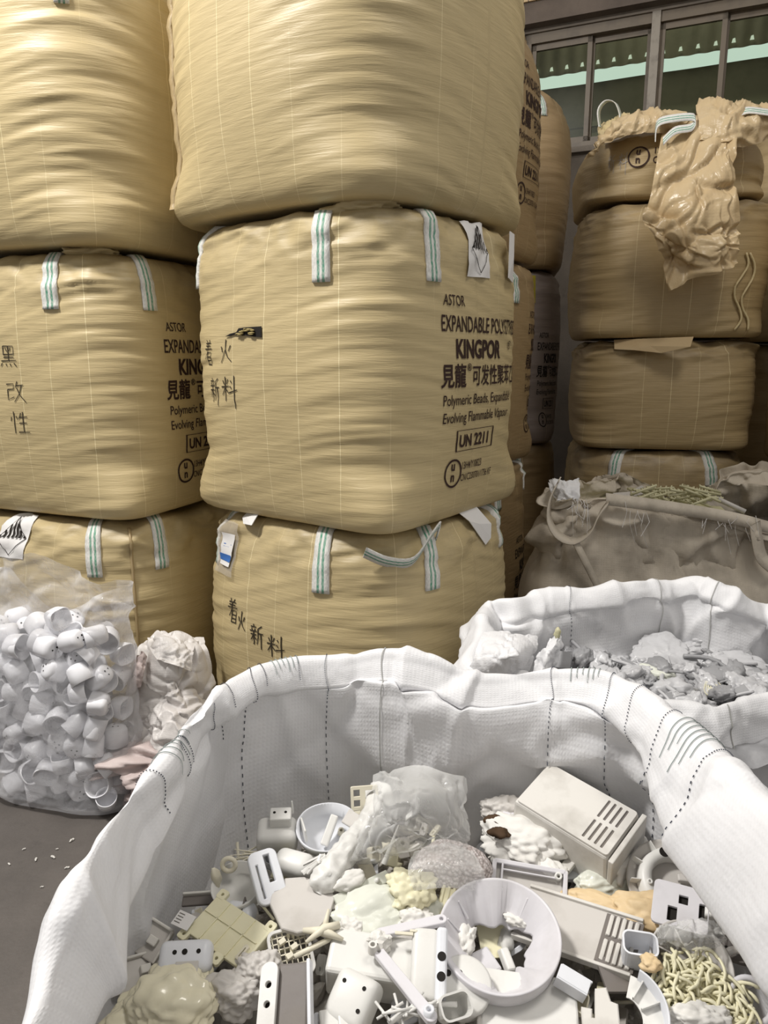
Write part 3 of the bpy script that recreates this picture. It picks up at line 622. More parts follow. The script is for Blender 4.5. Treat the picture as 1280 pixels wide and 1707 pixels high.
def crumpled_patch(name, ctrl, nu, nv, amp, f, seed, mat, parent=None, off=None, cr2=.35):
    """cloth sheet through a grid of control points, folded with sharp creases"""
    rows = [spline(r_, nu) for r_ in ctrl]; G = np.array([spline([r_[j] for r_ in rows], nv) for j in range(nu)]).transpose(1, 0, 2)
    N = grid_normals(G, False); S_ = max(np.linalg.norm(G[0, -1] - G[0, 0]), np.linalg.norm(G[-1, 0] - G[0, 0]))
    d = .45 * amp * crumple(G, seed, f) + amp * cr2 * .5 * crumple(G, seed + 7, f * 3) + folds(G, N, seed, 26, .12 * S_, .5 * S_, amp * 1.25, .055 * S_) + folds(G, N, seed + 1, 44, .05 * S_, .2 * S_, amp * .6, .022 * S_)
    G = G + N * d[..., None]; L = np.linalg.norm(G[0, -1] - G[0, 0]); H = np.linalg.norm(G[-1, 0] - G[0, 0])
    U, V = np.meshgrid(np.linspace(0, L, nu), np.linspace(0, H, nv)); 
    o = np.array(off if off is not None else (0, 0, 0)); return mk(name, (G - o).reshape(-1, 3), grid_faces(nv, nu, False), mat, parent, True, np.stack([U, V], -1).reshape(-1, 2))
# crumpled rim, loop and flaps on top of that bag
rb = B.root; o_ = np.array(B.c)
def A(px, py, y): return aty(px, py, y)
crumpled_patch('mouth_flap', [[A(974, 266, 4.05), A(1015, 240, 3.99), A(1070, 224, 3.96), A(1130, 224, 3.94)], [A(1000, 240, 4.02), A(1035, 205, 4.0), A(1090, 193, 3.98), A(1150, 198, 3.95)], [A(1010, 232, 4.2), A(1040, 205, 4.2), A(1090, 196, 4.2), A(1150, 196, 4.2)]], 60, 40, .016, 6, 3, M['liner'], rb, o_)
crumpled_patch('mouth_flap', [[A(998, 235, 4.12), A(1015, 228, 4.08), A(1045, 222, 4.06)], [A(996, 212, 4.16), A(1020, 208, 4.12), A(1050, 198, 4.1)], [A(1000, 208, 4.24), A(1024, 200, 4.22), A(1050, 190, 4.2)]], 34, 26, .012, 8, 5, M['tan'], rb, o_)
v, f, uv = ribbon(spline([A(1000, 212, 4.14) , A(998, 185, 4.14), A(1010, 169, 4.15), A(1026, 172, 4.16), A(1034, 192, 4.17), A(1033, 206, 4.17)], 30), Vector((.5, .8, .1)), .045, .004); o = mk('lifting_loop', [np.array(p) - o_ for p in v], f, M['strap'], rb, True, uv)
v, f, uv = ribbon(spline([A(1092, 230, 3.9), A(1097, 205, 3.9), A(1125, 197, 3.88), A(1157, 196, 3.88), A(1153, 212, 3.86), A(1125, 218, 3.85), A(1105, 236, 3.84)], 36), Vector((.1, .5, .75)), .05, .004); mk('lifting_loop', [np.array(p) - o_ for p in v], f, M['strap'], rb, True, uv)
# the liner hanging down the front
root = thing('empty_liner_bag', 'empty crumpled tan liner bag draped over the flat bags', 'empty bag', A(1160, 330, 3.8)); o_ = np.array(root.location)
crumpled_patch('sheet', [[A(1105, 215, 4.0), A(1135, 205, 4.0), A(1170, 190, 3.98), A(1215, 192, 3.95), A(1235, 205, 3.95)], [A(1098, 245, 3.84), A(1130, 240, 3.82), A(1170, 235, 3.80), A(1205, 235, 3.78), A(1226, 240, 3.78)], [A(1085, 320, 3.79), A(1120, 322, 3.75), A(1165, 318, 3.70), A(1205, 318, 3.71), A(1228, 315, 3.74)], [A(1070, 365, 3.77), A(1110, 385, 3.71), A(1160, 385, 3.68), A(1205, 385, 3.69), A(1234, 375, 3.73)], [A(1088, 405, 3.76), A(1115, 420, 3.72), A(1165, 425, 3.68), A(1205, 420, 3.69), A(1234, 410, 3.72)], [A(1118, 485, 3.76), A(1128, 479, 3.76), A(1165, 462, 3.73), A(1205, 452, 3.72), A(1232, 438, 3.73)]], 110, 120, .03, 5, 8, M['liner'], root, o_)
crumpled_patch('top_fold', [[A(1160, 235, 3.85), A(1200, 240, 3.83), A(1240, 245, 3.85), A(1290, 230, 3.9)], [A(1165, 205, 3.88), A(1200, 195, 3.85), A(1240, 205, 3.86), A(1300, 190, 3.9)], [A(1160, 190, 4.05), A(1200, 182, 4.0), A(1240, 183, 4.0), A(1300, 172, 4.0)], [A(1160, 192, 4.3), A(1200, 186, 4.3), A(1240, 186, 4.3), A(1300, 176, 4.3)]], 60, 44, .02, 6, 12, M['liner'], root, o_)
v, f, uv = ribbon(spline([A(1225, 192, 3.9), A(1245, 184, 3.86), A(1270, 186, 3.85), A(1295, 190, 3.85)], 14), Vector((.1, .5, .6)), .05, .004); mk('strap', [np.array(p) - o_ for p in v], f, M['strap'], root, True, uv)
# bags at the edge of the picture
B = Bag(2.72, 5.05, 1.62, 1.28, .45, r4, 61, n=(5, 3, 3)); B.build('tan bulk bag behind the draped liner', M['tan_dirty'], 100, 60)
B = Bag(2.72, 5.05, .0, 1.605, .45, r4, 64, n=(5, 3, 3)); B.build('tan bulk bag deep in the gap beside the flat bags', M['tan_dirty'], 100, 60)
B = Bag(2.60, 3.78, .0, .97, .43, -14, 62, n=(5, 3.4, 4)); B.build('tan bulk bag at the bottom of the stack cut off by the picture edge', M['tan_dirty'], 100, 60)
B = Bag(2.45, 3.72, .985, .715, .43, -14, 65, n=(5, 3.4, 4)); B.build('tan bulk bag in the middle of the stack cut off by the picture edge', M['tan_dirty'], 100, 60); B.strap(2, -.1, .2)
B = Bag(2.45, 3.72, 1.712, .82, .43, -14, 63, n=(5, 3.0, 4)); B.build('tan bulk bag on top of the stack cut off by the picture edge', M['tan_dirty'], 100, 60)
# ------------------------------------------------------------------ open sacks
def open_sack(name, label, mat, O, I, zb, kin, kbase, seed, nu=280, amp=.012, f=5, drop=.22, out=.035, lift=.012, cat='open sack', bulge=.05, inset=.035, nv=84, fine=.35, over={}, nfold=46, hang=None):
    O = np.array([tuple(p) for p in O]); n = len(O); ctr = O[:, :2].mean(0)
    tan = np.roll(O, -1, 0) - np.roll(O, 1, 0); outd = np.stack([tan[:, 1], -tan[:, 0]], -1); outd /= np.linalg.norm(outd, axis=1, keepdims=True) + 1e-9
    sg = np.sign((outd * (O[:, :2] - ctr)).sum(1).mean()); outd *= sg
    II = np.array([tuple(I[i]) if i in I else (*(O[i, :2] - outd[i] * inset), O[i, 2] - .03) for i in range(n)])
    oh = np.array([over.get(i, .008) for i in range(n)])[:, None]
    def lp(xy, z): return np.concatenate([xy, (np.zeros(n) + z)[:, None]], 1)
    inb = lp(ctr + (II[:, :2] - ctr) * kin, zb); inm = lp(ctr + (II[:, :2] - ctr) * (1 + (kin - 1) * .6) + outd * .01, II[:, 2] * .45 + zb * .55)
    iu = lp(II[:, :2] + outd * oh, II[:, 2] - .035); inm[:, :2] += outd * oh; inb[:, :2] += outd * oh * .6
    top = (II + O) / 2; top[:, 2] = np.maximum(II[:, 2], O[:, 2]) + lift
    o1 = lp(O[:, :2] + outd * out * .7, O[:, 2] - drop * .35); o2 = lp(O[:, :2] + outd * out, O[:, 2] - drop)
    ob = lp(ctr + (O[:, :2] - ctr) * kbase, 0.0); om = (o2 + ob) / 2; om[:, :2] += outd * bulge; om[:, 2] = O[:, 2] * .42; ol = ob.copy(); ol[:, :2] += outd * bulge * .6; ol[:, 2] = .07; o2[:, :2] += outd * oh * .35; om[:, :2] += outd * oh * .95; ol[:, :2] += outd * oh * .8; ob[:, :2] += outd * oh * .6
    prof = [inb, inm, iu, II, top, O, o1, o2, om, ol, ob]
    cols = np.array([spline(q, nu, True) for q in prof])            # rings x nu x 3
    G = np.array([spline(cols[:, j], nv) for j in range(nu)]).transpose(1, 0, 2)
    G[..., 2] = np.maximum(G[..., 2], .002)
    N = grid_normals(G, True); k = np.linspace(0, 10, nv)[:, None]
    am = amp * np.interp(k, [0, 1.5, 3, 4, 5, 6, 9, 10], [1.2, 1.3, .8, .75, .6, 1.0, 1.0, .1])
    d = am * (crumple(G, seed, f, 10) + fine * crumple(G, seed + 3, f * 2.6, 8) + .3 * fbm(G * f * .7, seed + 5, 2))
    kk = k * np.ones((1, nu)); d = d + folds(G, N, seed, nfold, .14, .45, amp * 1.7, .055, (kk > .6) & (kk < 8.5)) * np.interp(k, [3, 4, 5, 6], [1, .8, .5, 1]) + folds(G, N, seed + 1, nfold, .04, .15, amp * .5, .02, (kk > .6) & (kk < 8.5))
    G = G + N * d[..., None]
    if hang:                                                        # cloth doubled over at the top, hanging down inside with a loose edge
        uu = np.arange(nu) / nu * n; cut = np.interp(uu, hang[0], hang[1], left=9, right=9); wid = np.interp(uu, hang[0], hang[2], left=0, right=0)
        s_ = np.clip((k - cut) / .16, 0, 1) * np.clip((3.6 - k) / 1.6, 0, 1); od = spline(np.concatenate([outd, np.zeros((n, 1))], 1), nu, True)
        G = G - od[None] * (s_ * wid)[..., None]
    G[..., 2] = np.maximum(G[..., 2], .002)
    loc = np.array((*ctr, 0)); U = np.concatenate([[0], np.cumsum(np.linalg.norm(np.diff(cols[5], axis=0), axis=1))]); Vv = np.concatenate([[0], np.cumsum(np.linalg.norm(np.diff(G[:, 0], axis=0), axis=1))])
    uu, vv = np.meshgrid(U, Vv)
    root = thing(name, label, cat, tuple(loc))
    mk('cloth', (G - loc).reshape(-1, 3), grid_faces(nv, nu, True), mat, root, True, np.stack([uu, vv], -1).reshape(-1, 2))
    return dict(root=root, G=G, N=N, loc=loc, n=n, nu=nu, nv=nv)
def stitches(S, st, k0, k1, mat, w=.0018, dash=True, side=1, name='stitching', sway=0.0, wide=0):
    """sewn line down the cloth at station st (fraction), between profile rings k0..k1"""
    m = MB(); G, N = S['G'], S['N']; k0, k1 = [q if q < 1.5 else q + 1 for q in (k0, k1)]; r0, r1 = int(k0 / 10 * (S['nv'] - 1)), int(k1 / 10 * (S['nv'] - 1)); P = []; D = []
    for r_ in range(r0, r1 + 1):
        u = ((st + sway * math.sin((r_ - r0) * .25)) / S['n'] * S['nu']) % S['nu']; j = int(u); t = u - j; k = (j + 1) % S['nu']
        p = G[r_, j] * (1 - t) + G[r_, k] * t; P.append(p - S['loc']); D.append(N[r_, j])
    P = spline(P, max(8, (r1 - r0) * 6)); D = spline(D, len(P))
    for sgn in (1, -1):
        i = 0
        while i < len(P) - 2:
            L = 3 if dash else len(P) - 1
            seg = [Vector(P[q]) + Vector(D[q]) * .0022 * sgn for q in range(i, min(i + L, len(P)))]
            if len(seg) > 1:
                t = (seg[-1] - seg[0]); wd = [Vector(D[min(i + q, len(P) - 1)]).cross(t) for q in range(len(seg))]
                v, f, uv = ribbon(seg, wd, w, .0012); m.add((v, f))
            i += 5 if dash else len(P)
    return m.make(name, mat, S['root'])

# large white sack in front
O1 = [at(30, 1720, .80), at(74, 1545, .84), at(142, 1430, .86), at(185, 1365, .86), at(258, 1290, .86), at(320, 1215, .87), at(395, 1137, .88), at(470, 1112, .88), at(560, 1104, .88), at(645, 1091, .90), at(720, 1104, .89), at(800, 1131, .86), at(900, 1124, .87), at(1000, 1130, .88), at(1050, 1152, .87), at(1120, 1192, .87), at(1190, 1247, .87), at(1250, 1302, .87), at(1325, 1375, .87), at(1430, 1490, .86), (.70, .55, .84), (.55, .36, .84), (.1, .30, .84), (-.34, .36, .82)]
I1 = {0: at(150, 1720, .72), 1: at(190, 1640, .72), 2: at(222, 1530, .74), 3: at(262, 1440, .76), 4: at(315, 1330, .79), 5: at(335, 1240, .82), 6: at(402, 1168, .86), 14: at(1048, 1205, .83), 15: at(1078, 1285, .80), 16: at(1110, 1375, .76), 17: at(1160, 1475, .74), 18: at(1230, 1565, .72), 19: at(1330, 1690, .72)}
S1 = open_sack('open_sack', 'big open white woven sack full of white plastic scrap, nearest of all', M['white'], O1, I1, .30, 1.0, .87, 71, nu=420, nv=130, amp=.011, f=3.4, drop=.26, bulge=.015, out=.012, over={0: .08, 1: .08, 2: .08, 3: .08, 4: .07, 5: .05, 6: .03, 14: .05, 15: .10, 16: .14, 17: .15, 18: .15, 19: .12, 20: .05}, hang=((7.2, 8, 9, 10.2, 11.2, 12.3, 13.4, 14.4, 14.8), (2.2, 1.5, 1.18, 1.22, 1.6, 1.36, 1.30, 1.5, 2.2), (0, .014, .042, .05, .044, .034, .038, .022, 0)))
for st in (4.35, 5.35, 6.25, 7.8, 8.95): stitches(S1, st, .2, 3.2 if st < 6 else 4.2, M['stitch'] if st < 8.5 else M['seam'], .0017, st < 8.5, sway=.03)
for st in (12.2, 13.35, 14.3): stitches(S1, st, .5, 4.8, M['stitch'], .0017, True, sway=.03)
for st in (3.6, 4.5, 5.7, 6.5, 7.25): stitches(S1, st, 2.3, 5.2, M['stitch'], .0017, True)
for st in (15.2, 16.4): stitches(S1, st, 2.2, 4.9, M['stitch'], .0017, True)
for c0, a in ((6.75, .1), (4.0, .13), (12.5, .1), (15.5, .12)):
    for q in range(6): stitches(S1, c0 + a * q, 2.6 + .15 * (q % 3), 4.6 - .25 * (q % 2), M['stitch2'], .0012, False, name='woven_thread')
# second white sack with grey melt
O2 = [at(772, 1122, .70), at(790, 1062, .74), at(803, 1014, .76), at(850, 1004, .78), at(890, 994, .78), at(950, 988, .79), at(1010, 983, .80), at(1060, 971, .82), at(1110, 973, .80), at(1165, 967, .82), at(1210, 986, .80), at(1245, 1004, .76), at(1290, 1013, .74), at(1360, 1040, .73), (1.52, 2.1, .72), (1.36, 1.82, .68), at(1290, 1170, .63), at(1200, 1188, .63), at(1110, 1188, .63), at(1010, 1168, .68), at(930, 1152, .69), at(850, 1140, .69)]
S2 = open_sack('open_sack', 'open white woven sack of grey melted plastic lumps behind the big sack', M['white'], O2, {}, .34, .97, 1.0, 72, nu=320, nv=90, amp=.014, f=4.6, drop=.2, bulge=.03, inset=.05)
for st in (4.9, 7.5, 9.6): stitches(S2, st, .8, 4.6, M['stitch'] if st < 7 else M['seam'], .0017, st < 7, sway=.05)
for st in (16.8, 18.2): stitches(S2, st, 3.5, 6.2, M['seam'], .003, False)
o_ = S2['loc']
crumpled_patch('folded_flap', [[at(806, 1052, .78), at(840, 1050, .78), at(870, 1056, .77), at(895, 1060, .75)], [at(795, 1075, .78), at(835, 1072, .80), at(868, 1076, .79), at(897, 1080, .74)], [at(786, 1100, .75), at(830, 1098, .78), at(866, 1100, .77), at(890, 1102, .70)], [at(776, 1124, .70), at(820, 1128, .72), at(860, 1126, .70), at(884, 1118, .66)]], 50, 40, .006, 6, 14, M['white'], S2['root'], o_)
# dirty grey sack of sprues
O3 = [A(915, 812, 3.16), A(925, 836, 3.05), A(1000, 831, 3.02), A(1100, 843, 3.0), A(1200, 857, 3.0), A(1280, 882, 3.0), A(1322, 890, 3.08), A(1330, 850, 3.4), A(1310, 790, 3.62), A(1250, 777, 3.68), A(1205, 790, 3.7), A(1175, 822, 3.7), A(1125, 826, 3.7), A(1080, 806, 3.7), A(1030, 789, 3.68), A(985, 802, 3.6), A(945, 802, 3.4)]
S3 = open_sack('open_sack', 'dirty grey open sack of pale sprue sticks with frayed rim', M['grey'], O3, {}, .62, .98, 1.02, 73, nu=260, nv=84, amp=.022, f=3.6, nfold=110, drop=.16, bulge=.10, inset=.03, out=.03)
o_ = S3['loc']
def rb3(pts, wd, w=.055, n=30): v, f, uv = ribbon(spline(pts, n), Vector(wd), w, .005); return mk('strap_loop', [np.array(p) - o_ for p in v], f, M['grey'], S3['root'], True, uv)
rb3([A(932, 800, 3.02), A(918, 830, 2.98), A(915, 865, 2.96), A(930, 892, 2.94), A(958, 902, 2.93), A(985, 885, 2.93), A(1000, 855, 2.94), A(1018, 832, 2.97)], (.4, .8, .3))
rb3([A(1258, 872, 2.94), A(1262, 900, 2.92), A(1270, 930, 2.91), A(1290, 950, 2.91)], (.8, .3, .3))
rb3([A(1010, 832, 2.96), A(1090, 842, 2.95), A(1180, 856, 2.94), A(1240, 868, 2.94), A(1300, 885, 2.95)], (.0, .3, .9), .05)
rb3([A(960, 905, 2.92), A(975, 935, 2.90), A(990, 965, 2.89), A(1003, 990, 2.88)], (.8, .3, .2), .03)
crumpled_patch('frayed_corner', [[A(915, 800, 3.12), A(940, 800, 3.05), A(965, 798, 3.08)], [A(918, 812, 3.06), A(942, 815, 3.0), A(966, 812, 3.04)], [A(925, 835, 3.02), A(945, 832, 2.98), A(968, 828, 3.0)]], 24, 20, .012, 9, 15, M['white'], S3['root'], o_)
rng = random.Random(3); mb = MB()
for i in range(34):
    px = rng.choice([rng.uniform(945, 985), rng.uniform(1215, 1260), rng.uniform(1170, 1260), rng.uniform(1040, 1080)]); py = 838 + (px - 940) * .11 + rng.uniform(-14, 6); L = rng.uniform(14, 60)
    mb.add(tube([A(px, py, 2.95), A(px + rng.uniform(-6, 6), py + L * .4, 2.93), A(px + rng.uniform(-12, 12), py + L, 2.92)], .0011, 3))
mb.v = [tuple(np.array(p) - o_) for p in mb.v]; o = mb.make('frayed_threads', M['label'], S3['root'])

# crumpled sack and the limp sacks under it
root = thing('crumpled_sack', 'crumpled silvery white sack slumped between the clear bag and the front stack', 'sack', A(290, 1180, 2.42)); o_ = np.array(root.location)
crumpled_patch('sheet', [[A(240, 1068, 2.56), A(264, 1048, 2.52), A(300, 1048, 2.52), A(342, 1058, 2.56)], [A(226, 1090, 2.50), A(256, 1070, 2.44), A(300, 1070, 2.43), A(350, 1082, 2.50)], [A(215, 1130, 2.48), A(256, 1125, 2.38), A(305, 1125, 2.37), A(362, 1130, 2.50)], [A(204, 1190, 2.46), A(252, 1185, 2.35), A(310, 1180, 2.33), A(378, 1166, 2.48)], [A(208, 1240, 2.38), A(258, 1235, 2.28), A(320, 1215, 2.29), A(378, 1202, 2.42)], [A(206, 1290, 2.36), A(258, 1275, 2.25), A(330, 1250, 2.25), A(390, 1240, 2.4)]], 120, 130, .022, 5.5, 21, M['sack'], root, o_, .4)
crumpled_patch('folded_mouth', [[A(245, 1062, 2.53), A(285, 1058, 2.50), A(328, 1064, 2.53)], [A(252, 1085, 2.42), A(288, 1080, 2.40), A(322, 1088, 2.43)], [A(262, 1100, 2.38), A(295, 1110, 2.36), A(318, 1120, 2.40)]], 40, 36, .008, 6, 23, M['sack'], root, o_)
crumpled_patch('side_fold', [[A(225, 1095, 2.46), A(236, 1085, 2.40), A(246, 1095, 2.40)], [A(214, 1135, 2.44), A(226, 1120, 2.37), A(240, 1122, 2.37)], [A(208, 1160, 2.42), A(222, 1150, 2.36), A(234, 1150, 2.37)]], 26, 30, .008, 8, 25, M['pink'], root, o_)
for (px, py, y, sz, rz, lab, sd, z) in ((265, 1268, 2.36, (.20, .13, .055), 8, 'limp pinkish sack folded flat on top of the low pile by the crumpled sack', 5, .17), (300, 1290, 2.36, (.22, .14, .05), -6, 'limp pinkish sack at the bottom of the low pile by the crumpled sack', 6, .06)):
    p = A(px, py, y); v, f = lump(sd, sz, 5, .18, 0, 4, .35, 3.2)
    o = mk('limp_sack', v, f, M['pink'], None, True, [(q[0] * 2, q[1] * 2) for q in v], loc=(p.x, p.y, z), rot=(0, 0, R(rz))); tag(o, lab, 'sack')

# clear bag of caps
CB = Vector((-1.13, 2.40, 0)); CR = R(-14)
hx, hy = .285, .135
def cbag(phi, t):
    x0 = np.sign(np.cos(phi)) * np.abs(np.cos(phi)) ** .62; y0 = np.sign(np.sin(phi)) * np.abs(np.sin(phi)) ** .75
    wx = hx * np.interp(t, [0, .06, .25, .6, .8, 1], [.90, .98, 1.0, .98, .97, 1.03]); wy = hy * np.interp(t, [0, .05, .3, .62, .85, 1], [.8, .98, 1.05, .95, .6, .36])
    x, y = x0 * wx, y0 * wy
    front = np.interp(x, [-.30, -.16, -.09, -.02, .06, .13, .2, .28], [.80, .84, .85, .77, .71, .72, .76, .80]); back = np.interp(x, [-.30, -.1, .05, .16, .28], [.82, .87, .80, .78, .80])
    zt = np.where(y0 < 0, front + (back - front) * np.clip(1 + y0 * 1.6, 0, 1), back)
    return x, y, zt * t
ph = np.linspace(0, 2 * np.pi, 220, endpoint=False); ts = np.linspace(0, 1, 150); PH, TT = np.meshgrid(ph, ts)
G = np.stack(cbag(PH, TT), -1); N = grid_normals(G, True); k = np.clip((TT - .6) / .3, 0, 1)
d = .010 * fbm(G * 9, 3, 2) + folds(G, N, 36, 50, .06, .3, .012, .03) * (.4 + .8 * k) + (.007 + .016 * k) * crumple(G, 33, 6, 10) + (.004 + .006 * k) * crumple(G, 35, 17, 8)
G = G + N * (d * np.clip(TT * 14, .2, 1))[..., None]; G[..., 2] = np.maximum(G[..., 2], .004)
root = thing('clear_bag', 'clear plastic bag packed with white plastic cups, standing on the floor', 'plastic bag', CB, (0, 0, CR))
f = grid_faces(150, 220, True); f.append(tuple(range(220))[::-1])
mk('film', G.reshape(-1, 3), f, M['clear'], root, True)
def cap_mesh(kind):
    n = 28; e = .55 if kind == 1 else (.8 if kind == 0 else 1.0)
    def wob(i, a, r_, z):
        c, s = math.cos(a), math.sin(a); q = (abs(c) ** (2 / e) + abs(s) ** (2 / e)) ** (-e / 2); return r_ * q, z
    ks = {0: 1.0, 1: .92, 2: .95}[kind]; h = {0: .064, 1: .058, 2: .075}[kind]; R0 = {0: .040, 1: .038, 2: .036}[kind] * ks
    pr = [(.0005, 0), (R0 * .55, .0), (R0 * .82, .005), (R0 * .93, .014), (R0 * .97, h * .5), (R0 * 1.04, h), (R0 * 1.0, h + .001), (R0 * .95, h), (R0 * .90, h * .5), (R0 * .84, .016), (R0 * .5, .006), (.0005, .006)]
    m = MB(); v, f = lathe(pr, n, wob); v = [(x, y, z - h / 2) for x, y, z in v]; m.add((v, f), 0)
    for (hx_, hy_, hr) in ((-.011, .004, .0028), (.011, .004, .0028), (0, -.009, .0035)): m.add(([(hx_ + math.cos(i * math.pi / 4) * hr, hy_ + math.sin(i * math.pi / 4) * hr, -h / 2 - .0012) for i in range(8)], [tuple(range(8))[::-1]]), 1)
    return m
rng = random.Random(8); protos = []; pts = []; tries = 0
while len(pts) < 150 and tries < 60000:
    tries += 1; p = Vector((rng.uniform(-.225, .222), rng.uniform(-.088, .085), rng.uniform(.045, .63)))
    if p.z > .55 and abs(p.x) > .2: continue
    if p.y > 0 and rng.random() < .5: continue
    if all((p - q).length > (.060 if p.y < -.02 else .066) for q in pts): pts.append(p)
pts.append(Vector((.045, -.03, .675)))
mr = Matrix.Rotation(CR, 3, 'Z')
for i, p in enumerate(pts):
    kd = (0, 0, 1, 2)[i % 4]
    if len(protos) < 4 and i < 4: o = cap_mesh(kd).make('plastic_cup', [M['cap'], M['hole']], None, True); protos.append(o)
    else: o = protos[i % 4].copy(); COL.objects.link(o)
    o.location = CB + mr @ p; o.rotation_euler = (rng.uniform(0, 6.28), rng.uniform(0, 6.28), rng.uniform(0, 6.28))
    tag(o, 'white plastic cup inside the clear bag standing on the floor', 'plastic cup', 'white cups in the clear bag')
# flakes on the floor
rng = random.Random(2); fl = None
for (px, py) in ((88, 1428), (95, 1415), (60, 1432), (40, 1415), (112, 1446), (70, 1478), (15, 1440), (120, 1400)):
    p = at(px, py, .004)
    if fl is None: v, f = lump(1, (.012, .005, .004), 2, .5); fl = o = mk('plastic_flake', v, f, M['pd'], None, False)
    else: o = fl.copy(); COL.objects.link(o)
    o.location = p; o.rotation_euler = (0, 0, rng.uniform(0, 6)); s_ = rng.uniform(.3, .75); o.scale = (s_, s_, s_); tag(o, 'tiny pale plastic flake lying on the dark concrete floor', 'flake', 'flakes on the floor')
# ------------------------------------------------------------------ scrap in the large sack
def put(o, px, py, z, rz=0, rx=0, ry=0):
    o.location = at(px, py, z); o.rotation_mode = 'XYZ'; o.rotation_euler = (R(rx), R(ry), R(rz)); return o
def T0(name, label, cat, px, py, z, rz=0, rx=0, ry=0, group=None): return put(thing(name, label, cat, group=group), px, py, z, rz, rx, ry)
def one(mb_or_vf, name, label, cat, mat, px, py, z, rz=0, rx=0, ry=0, group=None, smooth=False):
    if isinstance(mb_or_vf, MB): o = mb_or_vf.make(name, mat, None, smooth)
    else: o = mk(name, mb_or_vf[0], mb_or_vf[1], mat, None, smooth)
    tag(o, label, cat, group); return put(o, px, py, z, rz, rx, ry)
def part(root, name, vf, mat, loc=(0, 0, 0), rot=(0, 0, 0), smooth=False, label=None):
    o = (vf.make(name, mat, root, smooth) if isinstance(vf, MB) else mk(name, vf[0], vf[1], mat, root, smooth)); o.location = loc; o.rotation_euler = rot
    if label: o['label'] = label
    return o
def shell(w, d, h, th=.003, r=.012, seg=4, taper=.94):
    """open box with rounded corners, mouth up"""
    m = MB(); out = rrect(0, 0, w, d, r, seg); inn = rrect(0, 0, w - 2 * th, d - 2 * th, max(r - th, .001), seg); n = len(out)
    rings = [[(x * taper * .92, y * taper * .92, 0) for x, y in out], [(x * taper, y * taper, .006) for x, y in out], [(x, y, h) for x, y in out], [(x, y, h) for x, y in inn], [(x * taper, y * taper, .008) for x, y in inn], [(x * taper * .9, y * taper * .9, th) for x, y in inn]]
    V = [p for q in rings for p in q]; F = grid_faces(6, n, True); F.append(tuple(range(n))[::-1]); F.append(tuple(range(5 * n, 6 * n))); m.add((V, F)); return m
def screw_boss(m, x, y, z=.004, r=.005): m.add(lathe([(r * .45, 0), (r * .45, z), (r, z), (r, 0)], 12), 0, TM((x, y, 0)))

# loose bed of small broken bits under the big pieces
rng = random.Random(17); mb = MB()
def bed_z(x, y): return .455 + .05 * math.exp(-((x - .12) ** 2 + (y - 1.25) ** 2) / .12) + .02 * math.sin(x * 17 + y * 9)
gx, gy = np.meshgrid(np.linspace(-.50, .66, 70), np.linspace(.52, 1.56, 64)); hz = np.vectorize(bed_z)(gx, gy) - .035 + .022 * (worley(np.stack([gx * 16, gy * 16, gx * 0], -1), 4) - .4)
ins = ((np.abs((gx - .08) / .56)) ** 5 + (np.abs((gy - 1.02) / .53)) ** 5) < 1
V = np.stack([gx, gy, hz], -1).reshape(-1, 3); F = [q for q in grid_faces(64, 70, False) if all(ins.reshape(-1)[i] for i in q)]; mb.add((V, F))
for i in range(900):
    x, y = rng.uniform(-.42, .56), rng.uniform(.66, 1.50); s_ = rng.uniform(.006, .022)
    k = rng.random()
    vf = rbox(s_ * rng.uniform(.8, 2.4), s_, s_ * rng.uniform(.15, .5), 0) if k < .6 else lump(i % 7, (s_, s_ * .7, s_ * .5), 2, .5) if k < .8 else tube([(0, 0, 0), (s_ * 2, 0, s_ * .3)], .0018, 5)
    mb.add(vf, 0, TM((x, y, bed_z(x, y) - .03 + rng.uniform(0, .02)), (rng.uniform(-.8, .8), rng.uniform(-.8, .8), rng.uniform(0, 6.3))))
bed = mb.make('broken_plastic_bed', plastic('mixed_scrap_bits', (176, 171, 163), .5, .8, (96, 88, 80), .3), None, False); tag(bed, 'loose bed of broken plastic bits under the larger scrap in the big white sack', 'plastic scrap', None, 'stuff')  # bed colour darkened so gaps between the larger pieces look shaded

C_ = 'plastic part'
# vent housing
r_ = T0('vent_housing', 'dusty white box housing with louvred end, tilted at the back of the pile', 'housing', 958, 1374, .625, -43, 16, 8)
L, Wd, H = .215, .135, .10
part(r_, 'shell', rbox(L, Wd, H, .006, 2, .93), M['pd'], (0, 0, 0))
slots = [rrect(.045 + i * .0125, sy, .006, .048, .002, 2) for i in range(4) for sy in (-.028, .028)]
part(r_, 'louvre_panel', plate(rrect(.002, 0, L * .9, Wd * .88, .006), slots, .005), M['pd'], (0, 0, H / 2 + .001))
part(r_, 'louvre_shade_sheet', rbox(.062, .11, .002, 0), M['pk'], (.064, 0, H / 2 + .0006))  # dark sheet paints the shade seen through the slots
m = MB(); m.add(rbox(.010, Wd * .98, H * 1.02, .002), 0, TM((L / 2 + .002, 0, 0))); m.add(rbox(.02, .03, .012, .002), 0, TM((.03, -Wd / 2 - .004, -.02))); part(r_, 'end_flange', m, M['pd'])
part(r_, 'side_rib', rbox(.14, .006, .03, .002), M['pd'], (.02, Wd / 2 + .002, .0))
